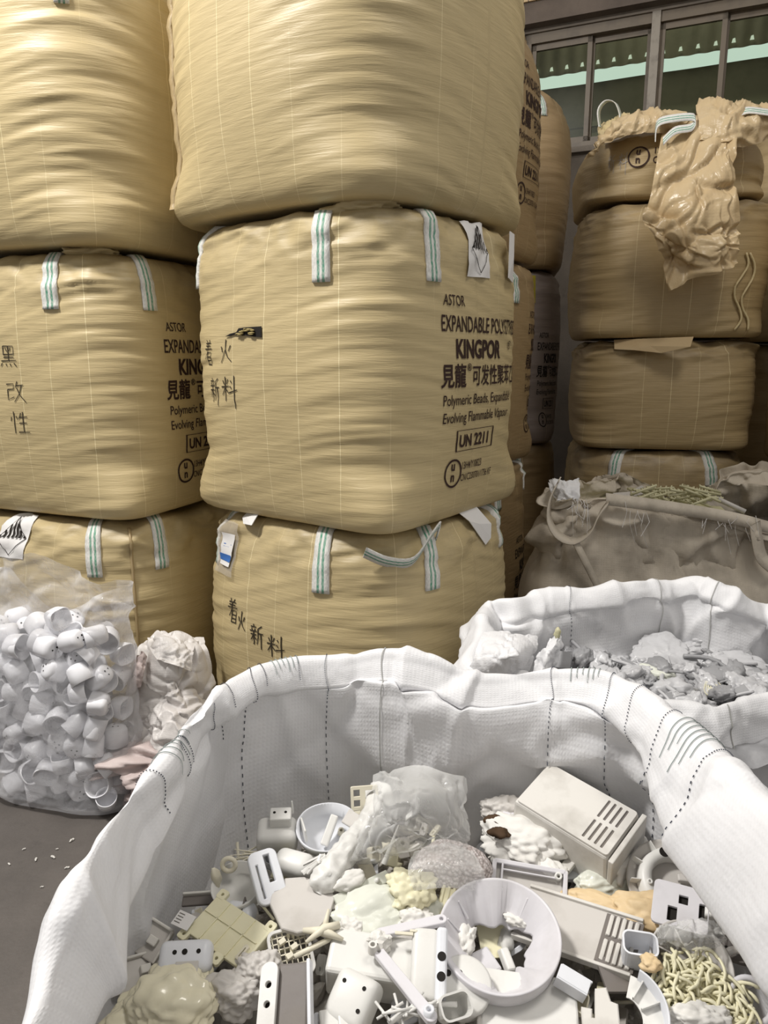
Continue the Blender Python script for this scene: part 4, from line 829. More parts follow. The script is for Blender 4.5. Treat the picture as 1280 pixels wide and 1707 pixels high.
# hinge arm under it
def arm(L, w=.016, th=.008, hole=.0045):
    out = [(-L / 2 + w / 2 * math.cos(a), w / 2 * math.sin(a)) for a in np.linspace(math.pi / 2, 3 * math.pi / 2, 9)] + [(L / 2 + w / 2 * math.cos(a) * 1.15, w / 2 * math.sin(a) * 1.15) for a in np.linspace(-math.pi / 2, math.pi / 2, 9)]
    return plate(out, [circ(L / 2, 0, hole, 12), circ(-L / 2, 0, hole * .8, 12)], th, .001)
r_ = T0('hinge_arm', 'white plastic arm with pivot hole poking out under the louvred housing', C_, 975, 1462, .56, -2, 10); part(r_, 'bar', arm(.085), M['pb']); part(r_, 'pivot_boss', lathe([(.0045, 0), (.0045, .009), (.009, .009), (.0105, 0)], 18), M['pb'], (.0425, 0, 0), (0, 0, 0), True)
# hinged bars near the middle
r_ = T0('hinged_bars', 'two thin white bars hinged together in a V over the big box', C_, 640, 1568, .60, 0, 8)
part(r_, 'bar', arm(.105, .014), M['mauveplate'], (.045, .022, .004), (0, 0, R(14))); part(r_, 'bar', arm(.13, .015), M['mauveplate'], (.03, -.075, .0), (0, 0, R(-54)))
m = MB(); m.add(lump(4, (.018, .016, .012), 3, .5, .3, 4)); m.add(lathe([(.004, 0), (.004, .016), (.007, .016), (.008, 0)], 14), 0, TM((-.01, -.02, .0))); part(r_, 'torn_hinge', m, M['foam'], (-.008, .0, .0))
m = MB(); m.add(lathe([(.004, 0), (.004, .014), (.008, .014), (.009, 0)], 16)); part(r_, 'pivot_boss', m, M['pb'], (.066, -.125, .0), (0, 0, 0), True)
# bin ring
r_ = T0('lamp_ring', 'round white rim with torn out floor, lying on top of the pile', 'ring', 831, 1574, .575, 8, 16, -4)
def wob(i, a, r, z):
    if i >= 6: r = r * (1 + .16 * math.sin(3 * a + .5) + .10 * math.sin(7 * a) + .05 * math.sin(13 * a)); z = z + .006 * math.sin(5 * a) + .004 * math.sin(11 * a)
    return r, z
part(r_, 'rim_wall', lathe([(.070, -.030), (.088, -.024), (.097, .0), (.1005, .030), (.0985, .032), (.0955, .030), (.052, -.018), (.050, -.022), (.066, -.028)], 72, wob), M['mauveplate'], smooth=True)
for a in (70, 100, 125, 150, 40, 195): part(r_, 'rib', rbox(.034, .003, .006, .001), M['mauveplate'], (.078 * math.cos(R(a)), .078 * math.sin(R(a)), .008), (0, R(-48), R(a)))
m = MB(); m.add(rbox(.05, .022, .004, .001), 0, TM((.02, 0, .012))); m.add(rbox(.05, .004, .026, .001), 0, TM((.022, .011, .0))); m.add(rbox(.05, .004, .026, .001), 0, TM((.020, -.011, .0))); part(r_, 'bracket', m, M['pb'], (.078, -.072, .012), (0, R(10), R(-38)))
m = MB(); m.add(lump(9, (.026, .016, .012), 4, .4, .25, 4)); part(r_, 'melted_edge', m, M['foam'], (-.052, .022, -.012), (0, 0, R(50)), True); m = MB(); m.add(lump(12, (.020, .010, .009), 4, .4, .25, 4)); part(r_, 'melted_edge', m, M['foam'], (.042, .042, -.012), (0, 0, R(-40)), True)
# pieces seen through the ring
one(rbox(.05, .06, .004, .001), 'broken_plate', 'pale yellow square of broken panel seen inside the white ring', C_, M['py'], 822, 1568, .535, 5, 20); one(rbox(.02, .055, .016, .003, 2, .7), 'broken_block', 'white tapered block seen inside the ring', C_, M['pw'], 846, 1602, .535, 12, 10); one(rbox(.06, .045, .012, .004), 'broken_block', 'lilac white chunk inside the ring beside its torn edge', C_, M['mauveplate'], 800, 1610, .535, 30, 15)
# louvred flat plate
r_ = T0('louvred_plate', 'grey white flat plate with louvred end sliding under the white ring', C_, 962, 1550, .565, -30, 14, -3)
part(r_, 'plate', rbox(.20, .105, .006, .0015), M['pg']); 
m = MB()
for i in range(5):
    for sy in (-.024, .024): m.add(rbox(.0066, .040, .007, .0018), 0, TM((.050 + i * .0105, sy, .005), (0, R(20), 0)))
part(r_, 'louvre', m, M['pd']); part(r_, 'louvre_shade_sheet', rbox(.062, .094, .001, 0), M['pk'], (.071, 0, .0033)); m = MB(); m.add(rbox(.20, .006, .014, .0015), 0, TM((0, .052, .002))); m.add(rbox(.20, .006, .014, .0015), 0, TM((0, -.052, .002))); part(r_, 'edge_lip', m, M['pd'])  # dark grey sheet under the louvres stands in for shade between slats
# framed tray
r_ = T0('framed_tray', 'pale grey framed tray standing behind the white ring', C_, 880, 1488, .565, -10, 42, 4)
part(r_, 'panel', rbox(.13, .085, .005, .001), M['pg']); m = MB()
for b in ((0, .043, .13, .008), (0, -.043, .13, .008), (-.065, 0, .008, .09), (.065, 0, .008, .09), (-.05, 0, .004, .08), (.0, .03, .10, .003)): m.add(rbox(b[2], b[3], .016, .0015), 0, TM((b[0], b[1], .006)))
part(r_, 'frame', m, M['mauveplate']); m = MB(); screw_boss(m, .052, .034, .016, .007); part(r_, 'screw_boss', m, M['pw'], smooth=True)
# big boxy housing, centre
r_ = T0('box_housing', 'big cream white box housing lying on its side in the middle of the pile', 'housing', 628, 1612, .545, -9, 24, 2)
part(r_, 'shell', rbox(.165, .075, .085, .008, 3, .94), M['pw']); part(r_, 'lid', rbox(.168, .055, .02, .006, 3), M['pg'], (.0, .06, .006), (R(-14), 0, 0)); part(r_, 'end_plate', rbox(.006, .085, .07, .002), M['pg'], (.086, .03, -.01))
# end cap with two holes
r_ = T0('end_cap', 'white rounded end cap with two dark round holes, left of the ring', 'end cap', 708, 1612, .585, -6, 30, 0)
part(r_, 'body', rbox(.044, .105, .04, .010, 4), M['pw'], smooth=True); part(r_, 'face', rbox(.018, .108, .046, .006, 3), M['pb'], (.026, 0, 0))
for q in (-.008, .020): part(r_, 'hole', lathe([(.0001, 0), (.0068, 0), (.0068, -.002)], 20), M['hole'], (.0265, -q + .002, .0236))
m = MB(); m.add(rbox(.012, .004, .02, .001), 0, TM((-.02, .045, .01))); m.add(rbox(.03, .005, .005, .001), 0, TM((-.035, .04, .018))); part(r_, 'clip', m, M['pc'])
# cup with holes, front
r_ = T0('cup_cover', 'rounded white cover with small holes in front of the big box', 'cover', 588, 1670, .56, -28, 34, 4)
part(r_, 'shell', rbox(.075, .082, .045, .014, 4, .9), M['pw'], smooth=True)
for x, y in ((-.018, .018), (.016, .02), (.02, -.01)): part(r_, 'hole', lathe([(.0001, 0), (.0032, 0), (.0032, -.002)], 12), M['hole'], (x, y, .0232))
m = MB(); m.add(plate(rrect(0, 0, .07, .03, .006), [rrect(-.014, 0, .02, .016, .002), rrect(.014, 0, .02, .016, .002)], .006)); part(r_, 'slotted_tab', m, M['pb'], (-.008, -.05, .012), (R(10), 0, 0))
# holed panel and its grey back, front left
r_ = T0('holed_strip', 'upright white panel with two round holes and grey back at the front edge', 'panel', 478, 1672, .58, -4, 30, -10)
part(r_, 'front_strip', plate(rrect(0, 0, .026, .105, .012, 6), [circ(0, .022, .0055, 16), circ(0, -.004, .0055, 16)], .008), M['pw'], (-.026, 0, .012)); part(r_, 'recess', rbox(.016, .05, .001, 0), M['hole'], (-.026, .008, .006)); part(r_, 'back_panel', rbox(.05, .105, .012, .004), M['pk'], (.010, 0, .0)); part(r_, 'edge', rbox(.006, .115, .02, .002), M['pb'], (.038, -.004, .006), (0, 0, R(4)))
# beige square plate
r_ = T0('square_plate', 'flat beige rounded square plate lying on the left of the pile', 'plate', 500, 1510, .60, -14, 12, 6)
oct_ = [(-.055, .012), (-.042, .040), (-.012, .052), (.036, .048), (.052, .030), (.054, -.006), (.044, -.034), (.014, -.050), (-.012, -.050), (-.048, -.014)]
part(r_, 'plate', plate(oct_, (), .007, .0015), M['pg']); m = MB()
for i in range(7): m.add(rbox(.005, .012, .016, .001), 0, TM((.018 + i * .007 - .02, -.046 + i * .004, -.012)))
part(r_, 'clips', m, M['pc'])
# cream grid board
r_ = T0('grid_board', 'cream yellow ribbed board with screw tabs on the left of the pile', 'board', 380, 1552, .575, -34, 14, 4)
part(r_, 'panel', rbox(.125, .078, .008, .0015), M['py']); m = MB()
for x in (-.03, .0, .03): m.add(rbox(.0022, .074, .003, 0), 0, TM((x, 0, .005)))
m.add(rbox(.12, .0022, .003, 0), 0, TM((0, .006, .005))); part(r_, 'rib', m, M['py'])
for x, y in ((-.056, .044), (-.060, -.044), (.02, -.046), (.06, .042)): part(r_, 'screw_tab', plate(rrect(0, 0, .018, .018, .004), [circ(0, 0, .0035, 10)], .006), M['py'], (x, y, .001))
part(r_, 'edge_wall', rbox(.006, .08, .026, .0015), M['py'], (.064, 0, -.008)); part(r_, 'clip_slot', plate(rrect(0, 0, .008, .026, .002), [rrect(0, 0, .003, .018, .001)], .008), M['pc'], (.052, -.018, .004))
# sticker tag
r_ = T0('paper_sticker', 'small white paper sticker with grey printed lines beside the cream board', 'sticker', 306, 1534, .585, -28, 20); part(r_, 'paper', rbox(.036, .026, .0015, 0), M['label']); m = MB()
for i in range(4): m.add(rbox(.012, .0014, .0006, 0), 0, TM((-.009, .008 - i * .005, .001)))
part(r_, 'printed_lines', m, M['pk'])
# white rounded box with three holes
r_ = T0('holed_cover', 'white rounded cover with three small holes above the cream wax lump', 'cover', 310, 1596, .575, 4, 34); part(r_, 'shell', rbox(.088, .05, .034, .012, 4, .94), M['pb'], smooth=True)
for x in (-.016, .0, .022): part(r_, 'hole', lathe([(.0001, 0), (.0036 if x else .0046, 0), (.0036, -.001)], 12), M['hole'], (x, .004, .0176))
part(r_, 'notch', rbox(.036, .016, .006, .001), M['pg'], (.006, -.018, .0165))
# lumps
def LMP(label, mat, px, py, z, size, seed, rz=0, rx=0, ry=0, blob=.25, cell=.0, cellf=3.5, cr=.0, crf=2.2, sub=5, name='foam_lump', cat='foam lump', group=None):
    return one(lump(seed, size, sub, blob, cell, cellf, cr, crf, False), name, label, cat, mat, px, py, z, rz, rx, ry, group, True)
LMP('glossy cream wax like lump at the front left of the pile', M['wax'], 296, 1672, .545, (.078, .060, .034), 41, 8, 20, 0, .32, .22, 3.2, name='wax_lump', cat='lump')
LMP('lower brownish end of the cream wax lump pile at the sack wall', M['wax'], 235, 1690, .52, (.05, .045, .02), 42, 20, 15, 0, .3, .15, 3, name='wax_lump', cat='lump')
LMP('crinkled lilac grey foil ball below the cream board', M['mauve_foil'] if 'mauve_foil' in M else M['pg'], 430, 1618, .56, (.036, .030, .026), 43, 0, 10, 0, .2, .25, 4, .12, 3, name='foil_ball', cat='lump')
LMP('crinkled grey foil lump beside the cream wax lump', M['pg'], 392, 1655, .545, (.045, .032, .026), 44, 0, 10, 0, .2, .25, 4, .12, 3, name='foil_ball', cat='lump')
LMP('pale yellow knobbly foam lump in the middle of the pile', M['py'], 686, 1486, .60, (.044, .038, .030), 45, 20, 20, 0, .25, .38, 3.4)
LMP('greenish white slab of melted foam left of the yellow lump', M['pgreen'], 638, 1522, .585, (.092, .045, .022), 46, 18, 22, 0, .22, .18, 3.2, .12, 2.4)
LMP('white knob at the end of the greenish foam slab', M['foam'], 585, 1548, .585, (.022, .018, .016), 47, 0, 0, 0, .25, .2, 3)
LMP('dirty white foam ridge beside the yellow lump', M['foam'], 690, 1535, .58, (.034, .026, .022), 48, 0, 10, 0, .3, .3, 4)
r_ = T0('scorched_foam_lump', 'white foam lump with brown scorch marks, left of the louvred housing', 'foam lump', 868, 1408, .60, -24, 22)
v, f = lump(49, (.075, .046, .034), 5, .28, .34, 3.6, .06, 2); part(r_, 'body', (v, f), M['foam'], smooth=True)
for q, s_ in (((-.060, .022, .022), (.018, .014, .010)), ((-.040, -.010, .036), (.020, .013, .008))): part(r_, 'scorch', lump(5, s_, 3, .5, .3, 3), M['burnt'], q, smooth=True)
LMP('white foam tail hanging in front of the scorched lump', M['foam'], 905, 1448, .58, (.045, .024, .022), 50, -42, 15, 0, .25, .15, 4)
LMP('grey white foam clump at the back wall of the sack', M['pg'], 838, 1352, .60, (.048, .032, .026), 51, 5, 15, 0, .28, .3, 3.4)
LMP('lilac white foam clump just under the back wall', M['mauveplate'], 845, 1372, .605, (.030, .020, .018), 52, 5, 15, 0, .3, .3, 3.4)
LMP('long white melted foam roll right of the louvred housing', M['foam'], 1040, 1420, .585, (.040, .085, .035), 53, -18, 10, 0, .22, .28, 3.6, .10, 2.5)
LMP('creamy white end of melted foam below the louvred housing', M['pgreen'], 1012, 1474, .565, (.062, .032, .028), 54, 14, 12, 0, .22, .22, 3.6)
LMP('tan foam slab with ropey folds right of the louvred plate', M['tanfoam'], 1072, 1524, .575, (.058, .034, .026), 55, -20, 20, 0, .22, .20, 3.0, .16, 2.5)
LMP('smooth tan tail of foam above the louvred plate', M['tanfoam'], 1000, 1508, .57, (.062, .022, .018), 56, -28, 15, 0, .18, .06, 3)
def yarn(label, mat, px, py, z, n, rad, seed, size, rz=0, rx=0):
    rg = random.Random(seed); m = MB()
    for i in range(n):
        a = rg.uniform(0, 6.28); c = Vector((rg.uniform(-1, 1) * size[0], rg.uniform(-1, 1) * size[1], rg.uniform(-.3, 1) * size[2])); L = rg.uniform(.5, 1) * size[0]; d = Vector((math.cos(a), math.sin(a), rg.uniform(-.2, .2))) * L * .5
        s_ = d.cross(Vector((0, 0, 1))) * rg.uniform(-.6, .6); m.add(tube(spline([c - d, c - d * .3 + s_ + Vector((0, 0, .006)), c + d * .4 + s_ * .5 + Vector((0, 0, .008)), c + d], 9), [rad * .6] + [rad * rg.uniform(.8, 1.2) for _ in range(7)] + [rad * .5], 6))
    m.add(lump(seed, (size[0] * .9, size[1] * .9, size[2] * .7), 3, .3)); return one(m, 'extruded_strand_lump', label, 'strand lump', mat, px, py, z, rz, rx, 0, None, True)
yarn('pale yellow tangle of extruded strands at the front right of the pile', M['py'], 1150, 1640, .565, 130, .0027, 61, (.046, .034, .022), 10, 20)
yarn('second yellowish strand tangle lower at the front right edge', M['py'], 1190, 1675, .55, 120, .0027, 62, (.05, .030, .018), -12, 20)
yarn('olive tinted strand tangle at the side of the curved fin', M['yel'], 1122, 1668, .535, 90, .0027, 63, (.026, .040, .018), 0, 15)
LMP('white melted clump at the bottom edge under the yellow strands', M['foam'], 1165, 1698, .56, (.045, .022, .02), 64, 0, 15, 0, .25, .3, 3.5)
# cream corrugated block
r_ = T0('ribbed_block', 'cream ribbed block tucked behind the white ring', 'block', 750, 1518, .57, -16, 38, 8); part(r_, 'block', rbox(.05, .07, .03, .003, 2, .92), M['py']); m = MB()
for i in range(5): m.add(rbox(.005, .068, .004, .001), 0, TM((-.019 + i * .0095, 0, .0155)))
part(r_, 'rib', m, M['py'])
# bead bag with loose film neck
r_ = T0('bead_bag', 'clear bag of white foam beads with a loose crumpled neck', 'plastic bag', 752, 1450, .60, 0)
part(r_, 'filling', lump(66, (.070, .048, .042), 5, .14), M['beads'], (0, 0, 0), (R(10), 0, R(-10)), True); o_ = np.array(r_.location)
def B_(px, py, z): return at(px, py, z)
crumpled_patch('film_neck', [[B_(622, 1292, .74), B_(660, 1280, .76), B_(705, 1275, .77), B_(745, 1288, .76), B_(778, 1296, .73)], [B_(618, 1330, .72), B_(655, 1325, .76), B_(705, 1320, .78), B_(750, 1325, .76), B_(782, 1340, .71)], [B_(600, 1385, .68), B_(645, 1375, .73), B_(700, 1370, .74), B_(750, 1372, .73), B_(784, 1390, .68)], [B_(585, 1432, .64), B_(640, 1420, .67), B_(690, 1400, .69), B_(745, 1405, .69), B_(782, 1425, .64)], [B_(580, 1440, .61), B_(640, 1440, .62), B_(695, 1425, .65), B_(742, 1430, .66), B_(786, 1445, .61)]], 90, 80, .009, 6, 67, M['cling'], r_, o_)
crumpled_patch('film_wrap', [[B_(690, 1420, .65), B_(740, 1405, .67), B_(790, 1420, .65)], [B_(680, 1450, .655), B_(745, 1435, .67), B_(805, 1450, .645)], [B_(690, 1485, .63), B_(750, 1480, .64), B_(815, 1490, .60)]], 50, 40, .003, 10, 68, M['cling'], r_, o_)
# twisted film roll
r_ = T0('film_roll', 'white crinkled film twisted into a roll beside the bead bag', 'film roll', 560, 1440, .60)
o_ = np.array(r_.location); path = spline([B_(632, 1325, .63), B_(618, 1355, .64), B_(600, 1385, .63), B_(572, 1425, .63), B_(545, 1460, .62), B_(530, 1490, .60)], 60); rad = np.interp(np.linspace(0, 1, 60), [0, .15, .35, .6, .9, 1], [.030, .016, .015, .024, .026, .010])
v, f = tube([Vector(p - o_) for p in path], list(rad), 30); Pn = np.array([tuple(p) for p in v]); d = crumple(Pn + 3, 69, 75); cen = np.repeat(path - o_, 30, 0); dirn = Pn - cen; dirn /= np.linalg.norm(dirn, axis=1, keepdims=True) + 1e-9
part(r_, 'film', ([tuple(p) for p in Pn + dirn * d[:, None] * .0055], f), M['pw'], smooth=True)
m = MB(); rg = random.Random(6)
for i in range(8): p = B_(515 + rg.uniform(-12, 12), 1448 + rg.uniform(-12, 14), .625); q = B_(535 + rg.uniform(-12, 12), 1430 + rg.uniform(-12, 12), .645); m.add(tube([Vector(p) - r_.location, Vector(q) - r_.location], .003, 5))
part(r_, 'torn_end', m, M['pw'])
# socket housing with bristles
r_ = T0('socket_housing', 'white socket housing with a stepped top at the left back of the pile', 'housing', 462, 1392, .60, 4, 16)
part(r_, 'shell', rbox(.082, .062, .05, .014, 4, .94), M['pw'], smooth=True); part(r_, 'raised_block', rbox(.042, .030, .028, .003), M['pw'], (.008, .012, .034)); m = MB()
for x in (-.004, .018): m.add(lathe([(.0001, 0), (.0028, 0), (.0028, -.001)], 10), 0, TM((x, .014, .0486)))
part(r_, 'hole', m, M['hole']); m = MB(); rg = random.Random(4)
for i in range(13): m.add(tube([(-.035, -.02 + rg.uniform(-.02, .01), -.02 + rg.uniform(-.008, .012)), (-.085 + rg.uniform(-.01, .014), -.036 + rg.uniform(-.03, .014), -.012 + rg.uniform(-.012, .014))], [.002, .0007], 5))
part(r_, 'bristle', m, M['pc']); m = MB(); m.add(rbox(.006, .012, .03, .001, 1, .3), 0, TM((.03, .03, .045)))
part(r_, 'fin', m, M['pw'])
# bowl
r_ = T0('broken_bowl', 'open white oval bowl with broken bits in it at the back left', 'bowl', 546, 1388, .60, 10, 26)
part(r_, 'bowl', lathe([(.0005, -.026), (.030, -.024), (.050, -.010), (.058, .022), (.055, .024), (.047, -.006), (.028, -.019), (.0005, -.021)], 48, lambda i, a, r, z: (r * (1 + .10 * math.cos(2 * a)), z)), M['pb'], smooth=True)
part(r_, 'inner_bar', rbox(.016, .06, .014, .003), M['pw'], (.004, .002, .004), (R(20), 0, R(-28))); part(r_, 'boss', lathe([(.003, -.012), (.003, .0), (.006, .0), (.007, -.012)], 14), M['pc'], (.028, .006, -.006)); m = MB(); m.add(rbox(.006, .05, .026, .001, 1, .6), 0, TM((-.048, .008, .014), (0, 0, R(12)))); part(r_, 'rib', m, M['pw'])
one(rbox(.06, .03, .006, .002), 'broken_plate', 'pinkish grey shard sticking up beside the bowl', C_, M['pg'], 596, 1372, .625, -32, 35, 12)
# rounded cover in front of it
r_ = T0('rounded_cover', 'smooth white rounded cover below the socket housing', 'cover', 490, 1440, .595, -22, 24); part(r_, 'shell', rbox(.085, .05, .04, .016, 5, .85), M['pw'], smooth=True); part(r_, 'edge', rbox(.088, .053, .006, .002), M['py'], (0, 0, -.022))
# bracket frame
r_ = T0('bracket_frame', 'bluish white rounded frame with two windows leaning on the cover', 'frame', 445, 1462, .625, 28, 38, 0)
part(r_, 'frame', plate(rrect(0, 0, .05, .088, .012, 5), [rrect(.007, .012, .014, .05, .002), rrect(-.014, -.006, .007, .06, .002), rrect(.008, -.032, .010, .008, .001)], .010, .0015), M['pb'])
# bucket with fittings, left
r_ = T0('fitting_bucket', 'white half round bucket with a loop fitting at the left of the pile', 'bucket', 396, 1482, .585, -8, 20)
part(r_, 'bucket', lathe([(.0005, -.022), (.034, -.022), (.041, -.016), (.046, .016), (.043, .017), (.038, -.012), (.0005, -.016)], 40), M['pw'], smooth=True); part(r_, 'ring_fitting', lathe([(.012 + .0045 * math.cos(a), .0045 * math.sin(a)) for a in np.linspace(0, 2 * math.pi, 9)], 24), M['pc'], (-.022, .030, .024), (R(60), R(15), 0), True); part(r_, 'side_lug', lump(3, (.009, .012, .028), 3, .25), M['pc'], (-.042, .012, .008), smooth=True)
r_ = T0('curved_shell', 'glossy white curved half shell just above the cream board', 'shell', 400, 1522, .565, -6, 20); part(r_, 'shell', rbox(.06, .04, .03, .012, 4, .9), M['pb'], smooth=True); part(r_, 'seam', rbox(.003, .042, .032, .001), M['pk'], (.006, 0, .0))
# wire rack frame by the film
r_ = T0('wire_frame', 'thin cream rectangular frame standing behind the twisted film', 'frame', 608, 1338, .64, 8, 68, 0); part(r_, 'frame', plate(rrect(0, 0, .055, .065, .003), [rrect(-.016, y, .014, .014, .001) for y in (-.02, 0, .02)] + [rrect(.012, 0, .022, .05, .002)], .006), M['pc'])
one(rbox(.055, .03, .022, .002), 'broken_block', 'cream boxy fragment at the foot of the thin frame', C_, M['pc'], 605, 1366, .60, 14, 20)
# lever with dark edge
r_ = T0('lever_plate', 'narrow plate with a dark edge and rivets, above the greenish slab', C_, 604, 1482, .60, 36, 30); m = MB(); m.add(rbox(.115, .022, .010, .002)); part(r_, 'plate', m, M['pgreen']); part(r_, 'dark_edge', rbox(.09, .004, .014, .001), M['pk'], (.008, -.013, -.004)); m = MB()
for x in (-.03, .03): m.add(lathe([(.0001, .006), (.004, .005), (.005, 0)], 12), 0, TM((x, .0, .005)))
part(r_, 'rivet', m, M['pw'], smooth=True); part(r_, 'wrapped_foam', lump(7, (.034, .016, .014), 4, .25, .15, 3), M['foam'], (-.018, .020, .006), smooth=True)
one(lathe([(.0055, 0), (.005, .01), (.0012, .072), (.0002, .074)], 12), 'white_spike', 'thin white spike standing up in front of the crumpled film', 'spike', M['pw'], 640, 1440, .61, 0, -22, 24, None, True)
# star cross bits
m = MB(); m.add(tube([(-.03, -.012, 0), (0, .006, .004), (.026, .012, .0)], [.003, .007, .006], 8)); m.add(tube([(-.034, .012, -.004), (0, .004, .0), (.03, -.014, .0)], [.004, .008, .003], 8)); m.add(tube([(0, .004, 0), (.01, .034, .012)], [.006, .002], 8)); one(m, 'sprue_cross', 'cream crossed sprue bits in front of the beige plate', 'sprue', M['pc'], 540, 1556, .60, 8, 15, 0, None, True)
m = MB(); m.add(tube([(-.04, 0, 0), (.04, 0, .004)], .0045, 8)); one(m, 'bent_rod', 'cream rod lying between the beige plate and the big box', 'rod', M['pc'], 528, 1578, .585, 32, 0, 0, None, True)
# open grid bits left of the box
r_ = T0('lattice_frame', 'thin white rounded frame with lattice and clips under the beige plate', 'frame', 485, 1588, .565, 20, 32); part(r_, 'frame', plate(rrect(0, 0, .07, .075, .012, 5), [rrect(0, 0, .062, .067, .009, 5)], .008), M['pw']); m = MB()
for i in range(7): m.add(rbox(.0018, .067, .002, 0), 0, TM((-.027 + i * .009, 0, -.002)))
for i in range(7): m.add(rbox(.064, .0018, .002, 0), 0, TM((0, -.027 + i * .009, -.002)))
for x, y in ((-.012, .018), (.006, .006), (-.004, -.006)): m.add(rbox(.012, .008, .012, .001), 0, TM((x, y, .004), (0, 0, R(20))))
part(r_, 'lattice', m, M['pc'])
# grey crushed panels along the sack wall
for i, (px, py, z, sx, sy, rz, rx, ry, lab) in enumerate(((240, 1560, .55, .085, .055, -22, 32, 16, 'dusty grey tray with bent rim lying at the sack wall'), (222, 1625, .52, .075, .05, 34, 30, 10, 'dusty grey crushed panel below the bent tray'), (345, 1500, .54, .09, .02, 6, 20, 0, 'narrow grey strip with holes lying at the foot of the sack wall'))):
    r_ = T0('crushed_panel', lab, 'panel', px, py, z, rz, rx, ry); part(r_, 'panel', rbox(sx, sy, .006, .002), M['pg'] if i < 2 else M['pk']); m = MB(); m.add(rbox(sx, .005, .014, .002), 0, TM((0, sy / 2, .004))); m.add(rbox(.005, sy, .014, .002), 0, TM((sx / 2, 0, .004))); m.add(rbox(.018, .014, .012, .002), 0, TM((sx * .25, 0, .008))); part(r_, 'rim', m, M['pd'])
# card plate with square holes, fins and disc at the right
r_ = T0('disc_cover', 'round white disc cover with a curved inner ridge at the right of the pile', 'disc', 1122, 1478, .585, 14, 30, -6)
part(r_, 'disc', lathe([(.0005, -.004), (.080, -.004), (.084, .0), (.084, .006), (.080, .004), (.066, -.001), (.0005, .0)], 56), M['pg'], smooth=True)
part(r_, 'ridge', lathe([(.042, .002), (.044, .022), (.062, .022), (.066, .002)], 40, None, R(20), R(215)), M['pw'], smooth=True); part(r_, 'hole', lathe([(.0001, 0), (.009, 0), (.009, -.002)], 18), M['hole'], (.006, .053, .0228)); m = MB(); screw_boss(m, -.048, .012, .026, .005); part(r_, 'screw_boss', m, M['pw'], smooth=True)
m = MB()
for a in (60, 95, 130, 160): m.add(rbox(.02, .0016, .02, 0), 0, TM((.070 * math.cos(R(a)), .070 * math.sin(R(a)), .01), (0, 0, R(a))))
part(r_, 'rib', m, M['pw'])
r_ = T0('square_holed_plate', 'bluish white plate with square cut outs lying on the disc cover', 'plate', 1134, 1512, .615, -24, 26, 0)
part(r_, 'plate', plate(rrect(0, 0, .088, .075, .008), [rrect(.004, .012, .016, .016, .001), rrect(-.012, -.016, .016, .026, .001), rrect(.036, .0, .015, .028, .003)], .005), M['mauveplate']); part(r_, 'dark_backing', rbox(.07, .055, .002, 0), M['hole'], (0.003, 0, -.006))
one(rbox(.075, .014, .010, .003), 'grey_rail', 'short rail with dark slots between the disc and the sack wall', 'rail', M['pg'], 1165, 1468, .60, -10, 20); one(plate([(-.04, -.03), (.03, -.034), (.046, .0), (.02, .036), (-.034, .03)], (), .005), 'broken_plate', 'white broken panel at the foot of the disc cover', C_, M['pw'], 1190, 1525, .58, -30, 30, -20)
r_ = T0('film_scrap', 'scrap of clear film over the disc cover', 'film', 1155, 1560, .61); o_ = np.array(r_.location); crumpled_patch('film', [[B_(1100, 1545, .60), B_(1150, 1530, .63), B_(1200, 1535, .61)], [B_(1095, 1565, .60), B_(1155, 1560, .635), B_(1215, 1565, .60)], [B_(1110, 1580, .58), B_(1165, 1588, .61), B_(1210, 1575, .59)]], 50, 36, .005, 10, 71, M['cling'], r_, o_)
r_ = T0('broken_bowl', 'greyish white bowl half under the clear film scrap', 'bowl', 1148, 1612, .56, 0, 28); part(r_, 'bowl', lathe([(.0005, -.026), (.040, -.022), (.058, .0), (.066, .018), (.063, .019), (.054, .0), (.038, -.017), (.0005, -.020)], 44), M['pg'], smooth=True)
for a in (100, 150): part(r_, 'rib', rbox(.03, .003, .03, .001), M['pg'], (.045 * math.cos(R(a)), .045 * math.sin(R(a)), .0), (0, 0, R(a)))
# curved fin
r_ = T0('curved_fin', 'tall white curved fin standing at the front right of the pile', 'curved shell', 1062, 1668, .565, 0, 28, -10)
part(r_, 'outer_wall', lathe([(.058, -.04), (.066, .035), (.063, .035), (.055, -.04)], 30, None, R(-85), R(50)), M['pb'], (-.03, -.02, 0), smooth=True); part(r_, 'inner_floor', lathe([(.030, .004), (.062, .004), (.062, .0), (.030, .0)], 30, None, R(-85), R(60)), M['pw'], (-.03, -.02, 0)); m = MB()
for a in (-60, -25, 10, 42): m.add(rbox(.030, .002, .014, 0), 0, TM((.046 * math.cos(R(a)), .046 * math.sin(R(a)), .008), (0, 0, R(a))))
part(r_, 'rib', m, M['pw'], (-.03, -.02, 0))
one(shell(.055, .04, .05), 'corner_box', 'small white open corner box beside the curved fin', 'box', M['pb'], 1062, 1600, .565, -12, 20); LMP('brown stained foam crumb in the corner box beside the curved fin', M['tanfoam'], 1085, 1606, .60, (.016, .014, .010), 75, 0, 0, 0, .3, .3, 3, sub=4)
one(plate([(-.03, .02), (.03, .026), (.034, -.012), (.006, -.034), (-.03, -.03)], (), .006), 'broken_plate', 'dark grey angular shard below the louvred plate', C_, M['pk'], 1030, 1618, .555, 8, 20)
